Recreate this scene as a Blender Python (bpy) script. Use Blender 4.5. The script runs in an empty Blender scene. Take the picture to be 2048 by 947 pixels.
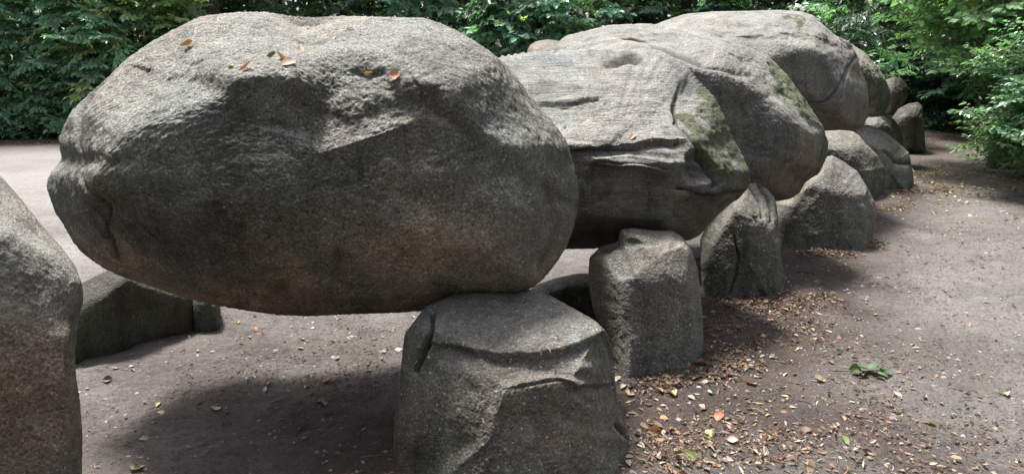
import bpy, math, random
import numpy as np
from mathutils import Vector, Matrix
R = math.radians
rnd = random.Random(7)
rs = np.random.RandomState(7)
sc = bpy.context.scene
C = sc.collection

# ------------------------------------------------------------------ camera, sky, sun, exposure
CAM_Z, PITCH, FPX, W, H = 1.9, R(14.2), 1480.0, 2048.0, 947.0
cam_data = bpy.data.cameras.new('camera'); cam = bpy.data.objects.new('camera', cam_data); C.objects.link(cam)
cam_data.sensor_width = 36.0; cam_data.lens = FPX / W * 36.0
cam_data.clip_start = 0.05; cam_data.clip_end = 2000.0
cam.location = (0, 0, CAM_Z); cam.rotation_euler = (R(90) - PITCH, 0, 0)
sc.camera = cam

SUN_EL, SUN_AZ = R(67), R(-38)          # azimuth from +Y, negative to the left
world = bpy.data.worlds.new('World'); sc.world = world; world.use_nodes = True
wn = world.node_tree; wn.nodes.clear()
sky = wn.nodes.new('ShaderNodeTexSky'); sky.sky_type = 'NISHITA'; sky.sun_disc = False
sky.sun_elevation = SUN_EL; sky.sun_rotation = SUN_AZ; sky.dust_density = 4.0; sky.ozone_density = 1.0
hs = wn.nodes.new('ShaderNodeHueSaturation'); hs.inputs['Saturation'].default_value = 0.45
bgn = wn.nodes.new('ShaderNodeBackground'); bgn.inputs['Strength'].default_value = 0.125
wo = wn.nodes.new('ShaderNodeOutputWorld')
wn.links.new(sky.outputs[0], hs.inputs['Color']); wn.links.new(hs.outputs[0], bgn.inputs['Color'])
wn.links.new(bgn.outputs[0], wo.inputs['Surface'])
sun_d = bpy.data.lights.new('sun', 'SUN'); sun_d.energy = 4.6; sun_d.angle = R(10); sun_d.color = (1.0, 0.97, 0.93)
sun = bpy.data.objects.new('sun', sun_d); C.objects.link(sun)
sdir = Vector((math.sin(SUN_AZ) * math.cos(SUN_EL), math.cos(SUN_AZ) * math.cos(SUN_EL), math.sin(SUN_EL)))
sun.location = sdir * 50; sun.rotation_euler = sdir.to_track_quat('Z', 'Y').to_euler()
sc.view_settings.view_transform = 'Standard'; sc.view_settings.look = 'None'
sc.view_settings.exposure = 1.12; sc.view_settings.gamma = 1.0
sc.view_settings.use_curve_mapping = False
sc.cycles.max_bounces = 6; sc.cycles.diffuse_bounces = 3; sc.cycles.transparent_max_bounces = 4
sc.cycles.use_denoising = True

# ------------------------------------------------------------------ helpers
CO, SI = math.cos(PITCH), math.sin(PITCH)
CAMP = np.array([0, 0, CAM_Z])
def ray(px, py):
    x = (px - W / 2) / FPX; y = -(py - H / 2) / FPX
    d = np.array([x, CO + y * SI, -SI + y * CO])
    return d / np.linalg.norm(d)
def at(px, py, Y):
    d = ray(px, py); return CAMP + d * (Y / d[1])
def on_ground(px, py, z=0.0):
    d = ray(px, py); return CAMP + d * ((z - CAM_Z) / d[2])
def project(P):
    q = P - CAMP
    dep = q[:, 1] * CO - q[:, 2] * SI
    return W / 2 + FPX * q[:, 0] / dep, H / 2 - FPX * (q[:, 1] * SI + q[:, 2] * CO) / dep

def tag(o, label=None, cat=None, group=None, kind=None):
    if label: o['label'] = label
    if cat: o['category'] = cat
    if group: o['group'] = group
    if kind: o['kind'] = kind
    return o
def link(name, me, parent=None, loc=(0, 0, 0)):
    o = bpy.data.objects.new(name, me); C.objects.link(o); o.location = loc
    if parent is not None: o.parent = parent
    return o
def empty(name, loc):
    return link(name, None, None, loc)
def np_mesh(name, V, F, mats=(), smooth=False, matidx=None, attrs=None, cols=None):
    V = np.asarray(V, dtype=np.float32); F = np.asarray(F, dtype=np.int32)
    k = F.shape[1]
    me = bpy.data.meshes.new(name)
    me.vertices.add(len(V)); me.vertices.foreach_set('co', V.ravel())
    me.loops.add(F.size); me.loops.foreach_set('vertex_index', F.ravel())
    me.polygons.add(len(F)); me.polygons.foreach_set('loop_start', np.arange(0, F.size, k, dtype=np.int32))
    for m in mats: me.materials.append(m)
    if matidx is not None: me.polygons.foreach_set('material_index', np.asarray(matidx, dtype=np.int32))
    me.update(calc_edges=True)
    me.polygons.foreach_set('use_smooth', np.full(len(F), smooth))
    for n, a in (attrs or {}).items():
        at_ = me.attributes.new(n, 'FLOAT', 'POINT'); at_.data.foreach_set('value', np.asarray(a, dtype=np.float32))
    for n, a in (cols or {}).items():
        at_ = me.attributes.new(n, 'FLOAT_COLOR', 'POINT')
        a = np.concatenate([a, np.ones((len(a), 1))], 1)
        at_.data.foreach_set('color', a.astype(np.float32).ravel())
    return me

def vnoise(P, seed=0):
    P = P + seed * 17.31
    I = np.floor(P).astype(np.int64); f = P - I
    f = f * f * f * (f * (f * 6 - 15) + 10)
    def h(dx, dy, dz):
        n = (I[:, 0] + dx) * 374761393 + (I[:, 1] + dy) * 668265263 + (I[:, 2] + dz) * 2147483647 + seed * 1274126177
        n = n & 0xffffffff
        n = ((n ^ (n >> 13)) * 1274126177) & 0xffffffff
        n = ((n ^ (n >> 16)) * 2246822519) & 0xffffffff
        return (n ^ (n >> 15)) / 4294967295.0
    x, y, z = f[:, 0], f[:, 1], f[:, 2]
    def lx(dy, dz):
        a = h(0, dy, dz); return a + (h(1, dy, dz) - a) * x
    def ly(dz):
        a = lx(0, dz); return a + (lx(1, dz) - a) * y
    a = ly(0); return (a + (ly(1) - a) * z) * 2 - 1
ROT = np.array(Matrix.Rotation(0.7, 3, Vector((1, 2, 3)).normalized()))
def fbm(P, octs, seed=0, gain=0.5, ridged=False, rot=True):
    s = 0; a = 1.0; Q = P
    for i in range(octs):
        n = vnoise(Q, seed + i)
        if ridged: n = 1 - 2 * np.abs(n)
        s = s + a * n; a *= gain; Q = ((Q @ ROT) if rot else Q) * 2.03
    return s
def sstep(e0, e1, x):
    t = np.clip((x - e0) / (e1 - e0), 0, 1); return t * t * (3 - 2 * t)

# ------------------------------------------------------------------ materials
def new_mat(name):
    m = bpy.data.materials.new(name); m.use_nodes = True
    nt = m.node_tree; nt.nodes.clear()
    out = nt.nodes.new('ShaderNodeOutputMaterial'); b = nt.nodes.new('ShaderNodeBsdfPrincipled')
    nt.links.new(b.outputs[0], out.inputs['Surface'])
    return m, nt, b, out
class NT:
    def __init__(s, nt): s.nt = nt
    def n(s, t, **kw):
        x = s.nt.nodes.new(t)
        for k, v in kw.items(): setattr(x, k, v)
        return x
    def l(s, a, b): s.nt.links.new(a, b)
    def noise(s, vec, scale, detail=4, rough=0.55, dist=0.0):
        x = s.n('ShaderNodeTexNoise'); x.inputs['Scale'].default_value = scale; x.inputs['Detail'].default_value = detail
        x.inputs['Roughness'].default_value = rough; x.inputs['Distortion'].default_value = dist
        s.l(vec, x.inputs['Vector']); return x.outputs['Fac']
    def vor(s, vec, scale, feat='F1', out='Distance'):
        x = s.n('ShaderNodeTexVoronoi'); x.feature = feat; x.inputs['Scale'].default_value = scale
        s.l(vec, x.inputs['Vector']); return x.outputs[out]
    def ramp(s, fac, stops):
        x = s.n('ShaderNodeValToRGB'); cr = x.color_ramp
        while len(cr.elements) < len(stops): cr.elements.new(0.5)
        for e, (p, c) in zip(cr.elements, stops):
            e.position = p; e.color = (c, c, c, 1) if isinstance(c, (int, float)) else (*c, 1)
        s.l(fac, x.inputs['Fac']); return x.outputs['Color']
    def math(s, op, a, b=None, clamp=False):
        x = s.n('ShaderNodeMath', operation=op); x.use_clamp = clamp
        for i, v in enumerate((a, b)):
            if v is None: continue
            if isinstance(v, (int, float)): x.inputs[i].default_value = v
            else: s.l(v, x.inputs[i])
        return x.outputs[0]
    def mix(s, fac, a, b, mode='MIX'):
        x = s.n('ShaderNodeMix', data_type='RGBA', blend_type=mode)
        for i, v in ((0, fac), (6, a), (7, b)):
            if isinstance(v, (int, float)): x.inputs[i].default_value = v if i == 0 else (v, v, v, 1)
            elif isinstance(v, tuple): x.inputs[i].default_value = (*v, 1)
            else: s.l(v, x.inputs[i])
        return x.outputs[2]
    def attr(s, name, out='Fac'):
        x = s.n('ShaderNodeAttribute'); x.attribute_name = name; return x.outputs[out]
    def bump(s, hgt, strength, dist, normal=None):
        x = s.n('ShaderNodeBump'); x.inputs['Strength'].default_value = strength; x.inputs['Distance'].default_value = dist
        s.l(hgt, x.inputs['Height'])
        if normal is not None: s.l(normal, x.inputs['Normal'])
        return x.outputs[0]

def granite(name, base=(0.25, 0.245, 0.235), brown=(0.46, 0.335, 0.235), grain=75, contrast=1.0, strata=0.0, bump=1.0, specks=0.5):
    m, nt, b, out = new_mat(name); g = NT(nt)
    co = g.n('ShaderNodeTexCoord').outputs['Object']
    # warp a little so that grains are irregular
    big = g.noise(co, 2.2, 5, 0.6)
    mid = g.noise(co, 11, 5, 0.65)
    fine = g.noise(co, 130, 3, 0.7)
    cellc = g.vor(co, grain * 1.7, 'F1', 'Color')
    sep = g.n('ShaderNodeSeparateColor'); g.l(cellc, sep.inputs[0])
    gr = g.ramp(sep.outputs[0], [(0.0, 0.5), (0.25, 0.8), (0.6, 1.0), (0.88, 1.15), (1.0, 1.7)])
    col = g.mix(1.0, base, gr, 'MULTIPLY')
    # brown, weather-sheltered zones
    br = g.attr('brown')
    brf2 = g.math('MULTIPLY', br, g.ramp(g.noise(co, 5, 6, 0.65), [(0.28, 0.25), (0.5, 1.0)]), True)
    colb = g.mix(1.0, brown, gr, 'MULTIPLY')
    col = g.mix(brf2, col, colb)
    # algae film: greenish dark, with shade of the steep faces painted in
    al = g.attr('algae_shade')
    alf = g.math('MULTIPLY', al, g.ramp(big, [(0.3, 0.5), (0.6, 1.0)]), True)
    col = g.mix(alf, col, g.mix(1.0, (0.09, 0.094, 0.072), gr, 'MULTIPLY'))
    # stains and blotches of pigment
    blot = g.ramp(big, [(0.3, 0.72), (0.5, 1.0), (0.7, 1.18)])
    col = g.mix(0.9, col, blot, 'MULTIPLY')
    md = g.ramp(mid, [(0.28, 0.62), (0.5, 1.0), (0.72, 1.28)])
    col = g.mix(0.75 * contrast, col, md, 'MULTIPLY')
    fn = g.ramp(fine, [(0.3, 0.6), (0.5, 1.0), (0.68, 1.4)])
    col = g.mix(0.8 * contrast, col, fn, 'MULTIPLY')
    # run-off streaks on the steep faces, pale lichen patches on the open ones
    ms_ = g.n('ShaderNodeMapping'); ms_.inputs['Scale'].default_value = (6, 6, 0.9); g.l(co, ms_.inputs['Vector'])
    strk = g.ramp(g.noise(ms_.outputs[0], 1.0, 5, 0.65, 0.3), [(0.36, 0.5), (0.52, 1.0), (0.7, 1.25)])
    col = g.mix(g.math('ADD', g.math('MULTIPLY', al, 0.75, True), 0.12), col, strk, 'MULTIPLY')
    lich = g.math('MULTIPLY', g.ramp(g.noise(co, 5.5, 8, 0.72, 0.8), [(0.56, 0.0), (0.62, 1.0)]), g.math('SUBTRACT', 0.55, al, True))
    col = g.mix(g.math('MULTIPLY', lich, 0.55), col, (0.37, 0.375, 0.33))
    dk = g.ramp(g.noise(co, 3.6, 8, 0.72, 0.9), [(0.36, 0.45), (0.47, 1.0)])
    col = g.mix(0.8, col, dk, 'MULTIPLY')
    hue = g.ramp(g.noise(co, 1.6, 4, 0.6), [(0.35, (1.10, 1.0, 0.88)), (0.62, (0.93, 1.0, 0.96))])
    col = g.mix(0.7, col, hue, 'MULTIPLY')
    # pale crystals / lichen dots
    sp = g.vor(co, 38, 'F1', 'Distance')
    spc = g.vor(co, 38, 'F1', 'Color'); sp2 = g.n('ShaderNodeSeparateColor'); g.l(spc, sp2.inputs[0])
    dots = g.math('MULTIPLY', g.ramp(sp, [(0.10, 1.0), (0.24, 0.0)]), g.ramp(sp2.outputs[1], [(0.72, 0.0), (0.80, 1.0)]))
    col = g.mix(g.math('MULTIPLY', dots, min(1.0, specks * 1.3)), col, (0.55, 0.53, 0.46))
    # moss
    mo = g.attr('moss')
    mof = g.math('MULTIPLY', g.math('ADD', mo, g.math('MULTIPLY', g.math('SUBTRACT', g.noise(co, 16, 7, 0.75), 0.45), 1.9)), 1.0)
    mof = g.math('MULTIPLY', g.ramp(mof, [(0.42, 0.0), (0.62, 1.0)]), g.ramp(mo, [(0.05, 0.0), (0.3, 1.0)]))
    mc = g.ramp(g.noise(co, 60, 4, 0.7), [(0.3, (0.025, 0.03, 0.014)), (0.55, (0.08, 0.10, 0.035)), (0.75, (0.20, 0.215, 0.085))])
    col = g.mix(g.math('MULTIPLY', mof, 0.85), col, mc)
    # darker colour inside grooves and pits
    ck = g.attr('crack')
    col = g.mix(g.math('MULTIPLY', ck, 0.8), col, (0.05, 0.047, 0.042))
    g.l(col, b.inputs['Base Color'])
    b.inputs['Roughness'].default_value = 0.78
    b.inputs['Specular IOR Level'].default_value = 0.45
    h1 = g.math('ADD', g.math('MULTIPLY', fine, 0.8), g.math('MULTIPLY', g.vor(co, grain * 0.8), 0.5))
    nrm = g.bump(h1, 1.0 * bump, 0.022)
    nrm = g.bump(g.noise(co, 45, 5, 0.75), 0.8 * bump, 0.022, nrm)
    if strata > 0:
        mq = g.n('ShaderNodeMapping'); mq.inputs['Scale'].default_value = (1.5, 6.0, 14.0); g.l(co, mq.inputs['Vector'])
        sc_ = g.ramp(g.noise(mq.outputs[0], 3.0, 8, 0.75, 1.4), [(0.3, 0.6), (0.5, 1.0), (0.7, 1.2)])
        g.l(g.mix(0.7, g.nt.nodes['Principled BSDF'].inputs['Base Color'].links[0].from_socket, sc_, 'MULTIPLY'), b.inputs['Base Color'])
        mp = g.n('ShaderNodeMapping'); mp.inputs['Scale'].default_value = (1.2, 5.0, 11.0); g.l(co, mp.inputs['Vector'])
        st = g.noise(mp.outputs[0], 2.6, 8, 0.72, 1.2)
        nrm = g.bump(st, strata, 0.05, nrm)
    g.l(nrm, b.inputs['Normal'])
    return m

M_GR = granite('granite_coarse', base=(0.29, 0.283, 0.262))
M_GR_SM = granite('granite_smooth', base=(0.238, 0.233, 0.222), brown=(0.165, 0.125, 0.095), grain=95, contrast=0.85, bump=0.7, specks=0.35)
M_GN = granite('gneiss_layered', base=(0.28, 0.28, 0.272), brown=(0.17, 0.13, 0.085), grain=110, contrast=0.8, strata=0.8, bump=0.6, specks=0.1)
M_UP = granite('granite_upright', base=(0.18, 0.173, 0.16), brown=(0.165, 0.125, 0.10), grain=80, contrast=0.8, bump=0.7, specks=0.9)
M_BRN = granite('granite_brown', base=(0.23, 0.222, 0.205), brown=(0.20, 0.135, 0.092), grain=95, contrast=0.85, bump=0.7, specks=0.25)
M_DARK_SHADE = granite('granite_dark_shade', base=(0.052, 0.049, 0.044), brown=(0.06, 0.05, 0.042), grain=80, bump=0.6, specks=0.15)  # shade on the low leaning stone is put into this base colour
M_RED = granite('granite_reddish', base=(0.19, 0.165, 0.14), brown=(0.22, 0.13, 0.085), grain=80, contrast=0.9, bump=0.7, specks=0.4)

def leaf_mat(name, rough=0.42, trans=0.35):
    m, nt, b, out = new_mat(name); g = NT(nt)
    oi = g.n('ShaderNodeObjectInfo')
    lc = g.attr('tint', 'Color')
    col = g.mix(1.0, oi.outputs['Color'], lc, 'MULTIPLY')
    co = g.n('ShaderNodeTexCoord').outputs['Object']
    col = g.mix(0.5, col, g.ramp(g.noise(co, 25, 2), [(0.3, 0.65), (0.7, 1.25)]), 'MULTIPLY')
    g.l(col, b.inputs['Base Color']); b.inputs['Roughness'].default_value = rough
    b.inputs['Specular IOR Level'].default_value = 0.75
    tr = g.n('ShaderNodeBsdfTranslucent'); 
    g.l(g.mix(1.0, col, (0.95, 1.2, 0.55), 'MULTIPLY'), tr.inputs['Color'])
    ms = g.n('ShaderNodeMixShader'); ms.inputs[0].default_value = trans
    g.l(b.outputs[0], ms.inputs[1]); g.l(tr.outputs[0], ms.inputs[2]); g.l(ms.outputs[0], out.inputs['Surface'])
    return m
M_LEAF = leaf_mat('leaf_green', 0.32, 0.42)
M_DRY = leaf_mat('leaf_dry', 0.7, 0.2)
def simple_mat(name, c1, c2, scale, rough=0.85, bump=0.5, dist=0.02, stretch=None):
    m, nt, b, out = new_mat(name); g = NT(nt)
    co = g.n('ShaderNodeTexCoord').outputs['Object']
    if stretch:
        mp = g.n('ShaderNodeMapping'); mp.inputs['Scale'].default_value = stretch; g.l(co, mp.inputs['Vector']); co = mp.outputs[0]
    n = g.noise(co, scale, 6, 0.65)
    g.l(g.ramp(n, [(0.3, c1), (0.7, c2)]), b.inputs['Base Color'])
    b.inputs['Roughness'].default_value = rough
    g.l(g.bump(n, bump, dist), b.inputs['Normal'])
    return m
M_BARK = simple_mat('bark', (0.035, 0.028, 0.022), (0.11, 0.09, 0.07), 6, stretch=(3, 3, 0.6), bump=0.9, dist=0.04)
M_TWIG = simple_mat('twig', (0.06, 0.04, 0.025), (0.16, 0.11, 0.07), 20)

def ground_mat():
    m, nt, b, out = new_mat('trodden_sand'); g = NT(nt)
    co = g.n('ShaderNodeTexCoord').outputs['Object']
    big = g.noise(co, 0.45, 6, 0.6)
    mid = g.noise(co, 3.2, 6, 0.65)
    fine = g.noise(co, 40, 5, 0.7)
    soil_shade = g.attr('humus_shade')
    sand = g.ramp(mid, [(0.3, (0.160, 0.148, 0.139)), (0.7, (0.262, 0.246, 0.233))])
    dark = g.ramp(mid, [(0.3, (0.048, 0.034, 0.030)), (0.7, (0.125, 0.094, 0.082))])  # deepened to carry the shade under the big capstone
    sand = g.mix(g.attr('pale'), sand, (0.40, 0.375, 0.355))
    f = g.math('ADD', soil_shade, g.math('MULTIPLY', g.math('SUBTRACT', mid, 0.5), 0.9), True)
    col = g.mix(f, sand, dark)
    col = g.mix(0.8, col, g.ramp(fine, [(0.3, 0.6), (0.5, 1.0), (0.7, 1.35)]), 'MULTIPLY')
    col = g.mix(0.6, col, g.ramp(big, [(0.3, 0.82), (0.7, 1.15)]), 'MULTIPLY')
    # pebbles / crumbs
    vc = g.vor(co, 55, 'F1', 'Color'); sp = g.n('ShaderNodeSeparateColor'); g.l(vc, sp.inputs[0])
    vd = g.vor(co, 55)
    peb = g.math('MULTIPLY', g.ramp(vd, [(0.15, 1.0), (0.3, 0.0)]), g.ramp(sp.outputs[0], [(0.84, 0.0), (0.9, 1.0)]))
    col = g.mix(g.math('MULTIPLY', peb, 0.5), col, (0.36, 0.33, 0.30))
    crumb = g.math('MULTIPLY', g.ramp(vd, [(0.2, 1.0), (0.4, 0.0)]), g.ramp(sp.outputs[1], [(0.8, 0.0), (0.86, 1.0)]))
    col = g.mix(g.math('MULTIPLY', crumb, 0.7), col, (0.05, 0.035, 0.028))
    g.l(col, b.inputs['Base Color']); b.inputs['Roughness'].default_value = 0.9
    b.inputs['Specular IOR Level'].default_value = 0.3
    nrm = g.bump(fine, 0.8, 0.02)
    nrm = g.bump(g.noise(co, 9, 7, 0.75), 1.0, 0.08, nrm)
    nrm = g.bump(g.noise(co, 2.2, 5, 0.6), 0.6, 0.12, nrm)
    nrm = g.bump(peb, 0.6, 0.01, nrm)
    g.l(nrm, b.inputs['Normal'])
    return m
M_GROUND = ground_mat()

# ------------------------------------------------------------------ ground sheet
BASES = []   # (x, y, r) feet of the stones, filled below; used for the soil heaped at them
FEET = [(0.05, 3.15, .75), (0.9, 4.4, .55), (1.95, 5.75, .6), (3.0, 7.3, .65), (4.3, 9.3, .7), (5.4, 10.2, .6), (-2.3, 4.7, .7), (-2.0, 2.35, .7)]
_fr = np.random.RandomState(91)
PRINTS = [(_fr.uniform(-3, 5), _fr.uniform(2.8, 8.5), _fr.uniform(0, 3.14), _fr.uniform(.006, .014)) for _ in range(130)]
def ground_h(x, y):
    P = np.stack([x, y, np.zeros_like(x)], 1)
    z = 0.045 * fbm(P * 0.35, 3, 40) + 0.012 * fbm(P * 1.7, 3, 50)
    for fx, fy, fr in FEET:
        d = np.hypot(x - fx, y - fy) / fr
        z = z + 0.05 * np.exp(-(np.clip(d - 0.75, 0, 9) / 0.45) ** 2)
    # ripples where feet and rain have worn the shaded hollow under the big stone
    k = np.exp(-(((x + 0.7) / 1.5) ** 2 + ((y - 3.6) / 0.9) ** 2))
    z = z - 0.06 * k + 0.016 * k * fbm(np.stack([x * 1.3 + y * .7, (y - 0.35 * x) * 8, x * 0], 1), 2, 66)
    for px_, py_, an, dp in PRINTS:      # shallow footprints, heel and sole
        near = np.nonzero((np.abs(x - px_) < .3) & (np.abs(y - py_) < .3))[0]
        if len(near):
            a_ = (x[near] - px_) * math.cos(an) + (y[near] - py_) * math.sin(an); b_ = -(x[near] - px_) * math.sin(an) + (y[near] - py_) * math.cos(an)
            r_ = np.hypot(a_ / .14, b_ / .05)
            z[near] += -dp * sstep(1.15, .8, r_) + dp * .45 * np.exp(-((r_ - 1.25) / .18) ** 2)
    z = np.where(np.hypot(x, y) > 60, 0, z)
    return z
def build_ground():
    def axis(lo, hi, a, b, fine, n_out):
        mid = np.arange(a, b, fine)
        t = np.linspace(0, 1, n_out + 1)[1:]
        return np.concatenate([a - (a - lo) * t[::-1] ** 2.6, mid, b + (hi - b) * t ** 2.6])
    xs = axis(-160, 160, -3.6, 5.6, 0.026, 60); ys = axis(-160, 220, 2.4, 8.2, 0.02, 90)
    X, Y = np.meshgrid(xs, ys)
    x, y = X.ravel(), Y.ravel()
    z = ground_h(x, y)
    near = (y < 14) & (np.abs(x) < 9) & (y > 1)
    P = np.stack([x, y, 0 * x], 1)
    z[near] += 0.006 * fbm(P[near] * 7, 4, 60, 0.6) + 0.008 * fbm(P[near] * 2.6, 3, 160) - 0.012 * np.clip(fbm(P[near] * 3.1, 2, 161, 0.5, True) - .7, 0, 1)
    V = np.stack([x, y, z], 1)
    nx = len(xs); i = np.arange(len(ys) - 1)[:, None] * nx + np.arange(nx - 1)[None]
    F = np.stack([i, i + 1, i + nx + 1, i + nx], -1).reshape(-1, 4)
    # humus: litter-dark soil near the stones and the capstone's painted shadow, pale trodden sand on the path
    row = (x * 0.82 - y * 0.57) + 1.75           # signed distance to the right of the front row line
    hum_shade = np.exp(-(np.clip(np.abs(row) - .35, 0, 9) / 0.8) ** 2) * 0.8 + 0.55 * sstep(1.0, -0.2, row) * sstep(7.5, 5.0, y)
    hum_shade = np.clip(hum_shade + 0.35 * np.exp(-((x - 1.6) ** 2 + (y - 3.1) ** 2) / 1.2) + 0.35 * fbm(P * 0.5, 3, 77) * sstep(30, 9, y), 0, 1)
    hum_shade = hum_shade + 0.5 * np.exp(-(((x + .35) / .8) ** 2 + ((y - 3.45) / .45) ** 2))  # cast shadow of the big capstone painted into the soil colour
    hum_shade = np.clip(hum_shade + 0.30 * fbm(P * 1.6, 4, 177, 0.6) * sstep(16, 8, y), 0, 1)
    hum_shade = np.maximum(hum_shade, 0.9 * sstep(15.5, 18.0, np.hypot(x, y)))
    me = np_mesh('ground', V, F, [M_GROUND], True, attrs={'humus_shade': hum_shade, 'pale': 0.55 * sstep(-1.6, -4.5, x + 0.25 * fbm(P, 2, 88)) * sstep(17, 14, y)})
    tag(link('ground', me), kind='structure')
build_ground()

# ------------------------------------------------------------------ boulders
ROCKS = []
def poly_radius(outline, c, ang):
    """distance from c to the outline polygon along image angle ang (y up)"""
    p = np.array(outline, float) - c; p[:, 1] *= -1
    q = np.roll(p, -1, 0)
    d = np.stack([np.cos(ang), np.sin(ang)], 1)
    best = np.zeros(len(ang))
    for a, b_ in zip(p, q):
        e = b_ - a
        den = d[:, 0] * e[1] - d[:, 1] * e[0]
        with np.errstate(divide='ignore', invalid='ignore'):
            t = (a[0] * e[1] - a[1] * e[0]) / den
            s = (a[0] * d[:, 1] - a[1] * d[:, 0]) / den
        ok = (np.abs(den) > 1e-9) & (t > 0) & (s >= -1e-6) & (s <= 1 + 1e-6)
        best = np.where(ok, np.maximum(best, t), best)
    return best
def boulder(name, label, cat, outline, c_px, Y, depth, facets, mat, q=3.2, p=14, nr=220, ns=440, noise=1.0,
            feats=(), moss=(), brown=(0.0, 0.5), algae_shade=0.5, seed=0, strata=0.0, group=None, rough=1.0, nback=50, brownpx=(), chisel=8):
    """A solid block: half-spaces (facets) and a rounded rim rolled about its own centre, then weathered.
    depth = (front, back) half thickness; facets = [(normal, h or (px,py,other facet index))]"""
    q *= 1.9; p *= 1.9
    c0 = at(c_px[0], c_px[1], Y)
    w = CAMP - c0; w /= np.linalg.norm(w)
    u = np.cross([0, 0, 1.0], w); u /= np.linalg.norm(u)
    v = np.cross(w, u)
    nrows_f = nr
    phi = np.concatenate([np.linspace(0, 1.72, nrows_f + 1)[1:], np.linspace(1.72, math.pi, nback + 1)[1:-1]])
    al = np.linspace(0, 2 * math.pi, ns, endpoint=False)
    PH, AL = np.meshgrid(phi, al, indexing='ij')
    D = (np.cos(PH)[..., None] * w + np.sin(PH)[..., None] * (np.cos(AL)[..., None] * u + np.sin(AL)[..., None] * v)).reshape(-1, 3)
    planes = []
    for n, h in facets:
        n = np.array(n, float); n /= np.linalg.norm(n)
        if isinstance(h, tuple):
            pn, ph = planes[h[2]]; r = ray(h[0], h[1])
            t = (ph - pn @ (CAMP - c0)) / (pn @ r)
            h = n @ (CAMP + r * t - c0)
            h = max(h, 0.08)
        planes.append((n, h))
    planes_s = planes + [(w, depth[0]), (-w, depth[1])]
    sf = np.zeros(len(D))
    for n, h in planes_s:
        sf += (np.clip(D @ n, 0, None) / h) ** p
    sf = sf ** (1 / p)
    dep0 = np.linalg.norm(c0 - CAMP)
    rt = poly_radius(outline, np.array(c_px), al)
    Rr = rt / FPX * dep0
    sphi = np.sin(PH).ravel()
    sub = np.arange(len(phi))
    def shape(Rr):
        ss = sphi / np.tile(Rr, len(phi))
        r = (sf ** q + ss ** q) ** (-1 / q)
        return c0 + D * r[:, None]
    rr_ = np.random.RandomState(seed + 500)
    for it in range(10):
        if chisel and it in (0, 3, 5):          # knock flats off the rounded rim
            P = shape(Rr) - c0
            for k in range(chisel if it else 10):
                aa = 2 * math.pi * (k + rr_.uniform(0, .8) + it * .1) / chisel; ti = R(rr_.uniform(38, 72)) if it else R(125)
                n = math.cos(ti) * w + math.sin(ti) * (math.cos(aa) * u + math.sin(aa) * v)
                h = (P @ n).max() * (rr_.uniform(.91, .965) if it else .74)
                sf = (sf ** p + (np.clip(D @ n, 0, None) / h) ** p) ** (1 / p)
        P = shape(Rr)
        ix, iy = project(P)
        dx = (ix - c_px[0]); dy = -(iy - c_px[1])
        a = np.arctan2(dy, dx) % (2 * math.pi)
        rad = np.hypot(dx, dy)
        tgt = np.interp(a, np.append(al, 2 * math.pi), np.append(rt, rt[0]))
        ratio = (rad / tgt).reshape(len(phi), ns).max(0)
        Rr = Rr * np.clip(ratio, .8, 1.25) ** -0.7
        k = max(2, ns // 90); Rr = sum(np.roll(Rr, s) for s in range(-k, k + 1)) / (2 * k + 1)
        Rr = np.clip(Rr, 0.03, 6)
    P = shape(Rr)
    # poles
    P = np.vstack([P, c0 + w * depth[0] * 0.995 if not planes else P[:ns].mean(0), P[-ns:].mean(0)])
    def normals(P):
        G = P[:-2].reshape(len(phi), ns, 3)
        da = np.roll(G, -1, 1) - np.roll(G, 1, 1)
        dp = np.empty_like(G); dp[1:-1] = G[2:] - G[:-2]; dp[0] = G[1] - G[0]; dp[-1] = G[-1] - G[-2]
        N = np.cross(dp.reshape(-1, 3), da.reshape(-1, 3))
        N /= np.maximum(np.linalg.norm(N, axis=1), 1e-9)[:, None]
        N = np.vstack([N, w, -w])
        s = np.sign(np.sum(N * (P - c0), 1)); s[s == 0] = 1
        return N * s[:, None]
    ix, iy = project(P)
    pdirs = np.append(np.cos(PH).ravel(), [1, -1]) > -.2
    for ft in feats:                        # local flats split off the block
        if ft[0] != 'cut': continue
        _, (x0, y0), n, (x, y), (rx, ry) = ft
        n = np.array(n, float); n /= np.linalg.norm(n)
        k = np.argmin(np.hypot(ix - x0, iy - y0) + 1e4 * (~pdirs) + 40 * (P @ -w - (P @ -w).min()))
        s_ = np.clip((P - P[k]) @ n, 0, None)
        m_ = sstep(1.25, .75, np.hypot((ix - x) / rx, (iy - y) / ry) + .08 * vnoise(P * 5, seed + 7)) * pdirs
        P = P - n * (np.minimum(s_, .35) * m_)[:, None]
    N = normals(P)
    ix, iy = project(P)
    vd = CAMP - P; vd /= np.linalg.norm(vd, axis=1)[:, None]
    facing = sstep(-0.10, 0.06, np.sum(N * vd, 1))
    size = Rr.mean()
    disp = np.zeros(len(P)); crack = np.zeros(len(P))
    wob = vnoise(P * 6, seed + 3) * 5 + vnoise(P * 19, seed + 4) * 3
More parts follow.
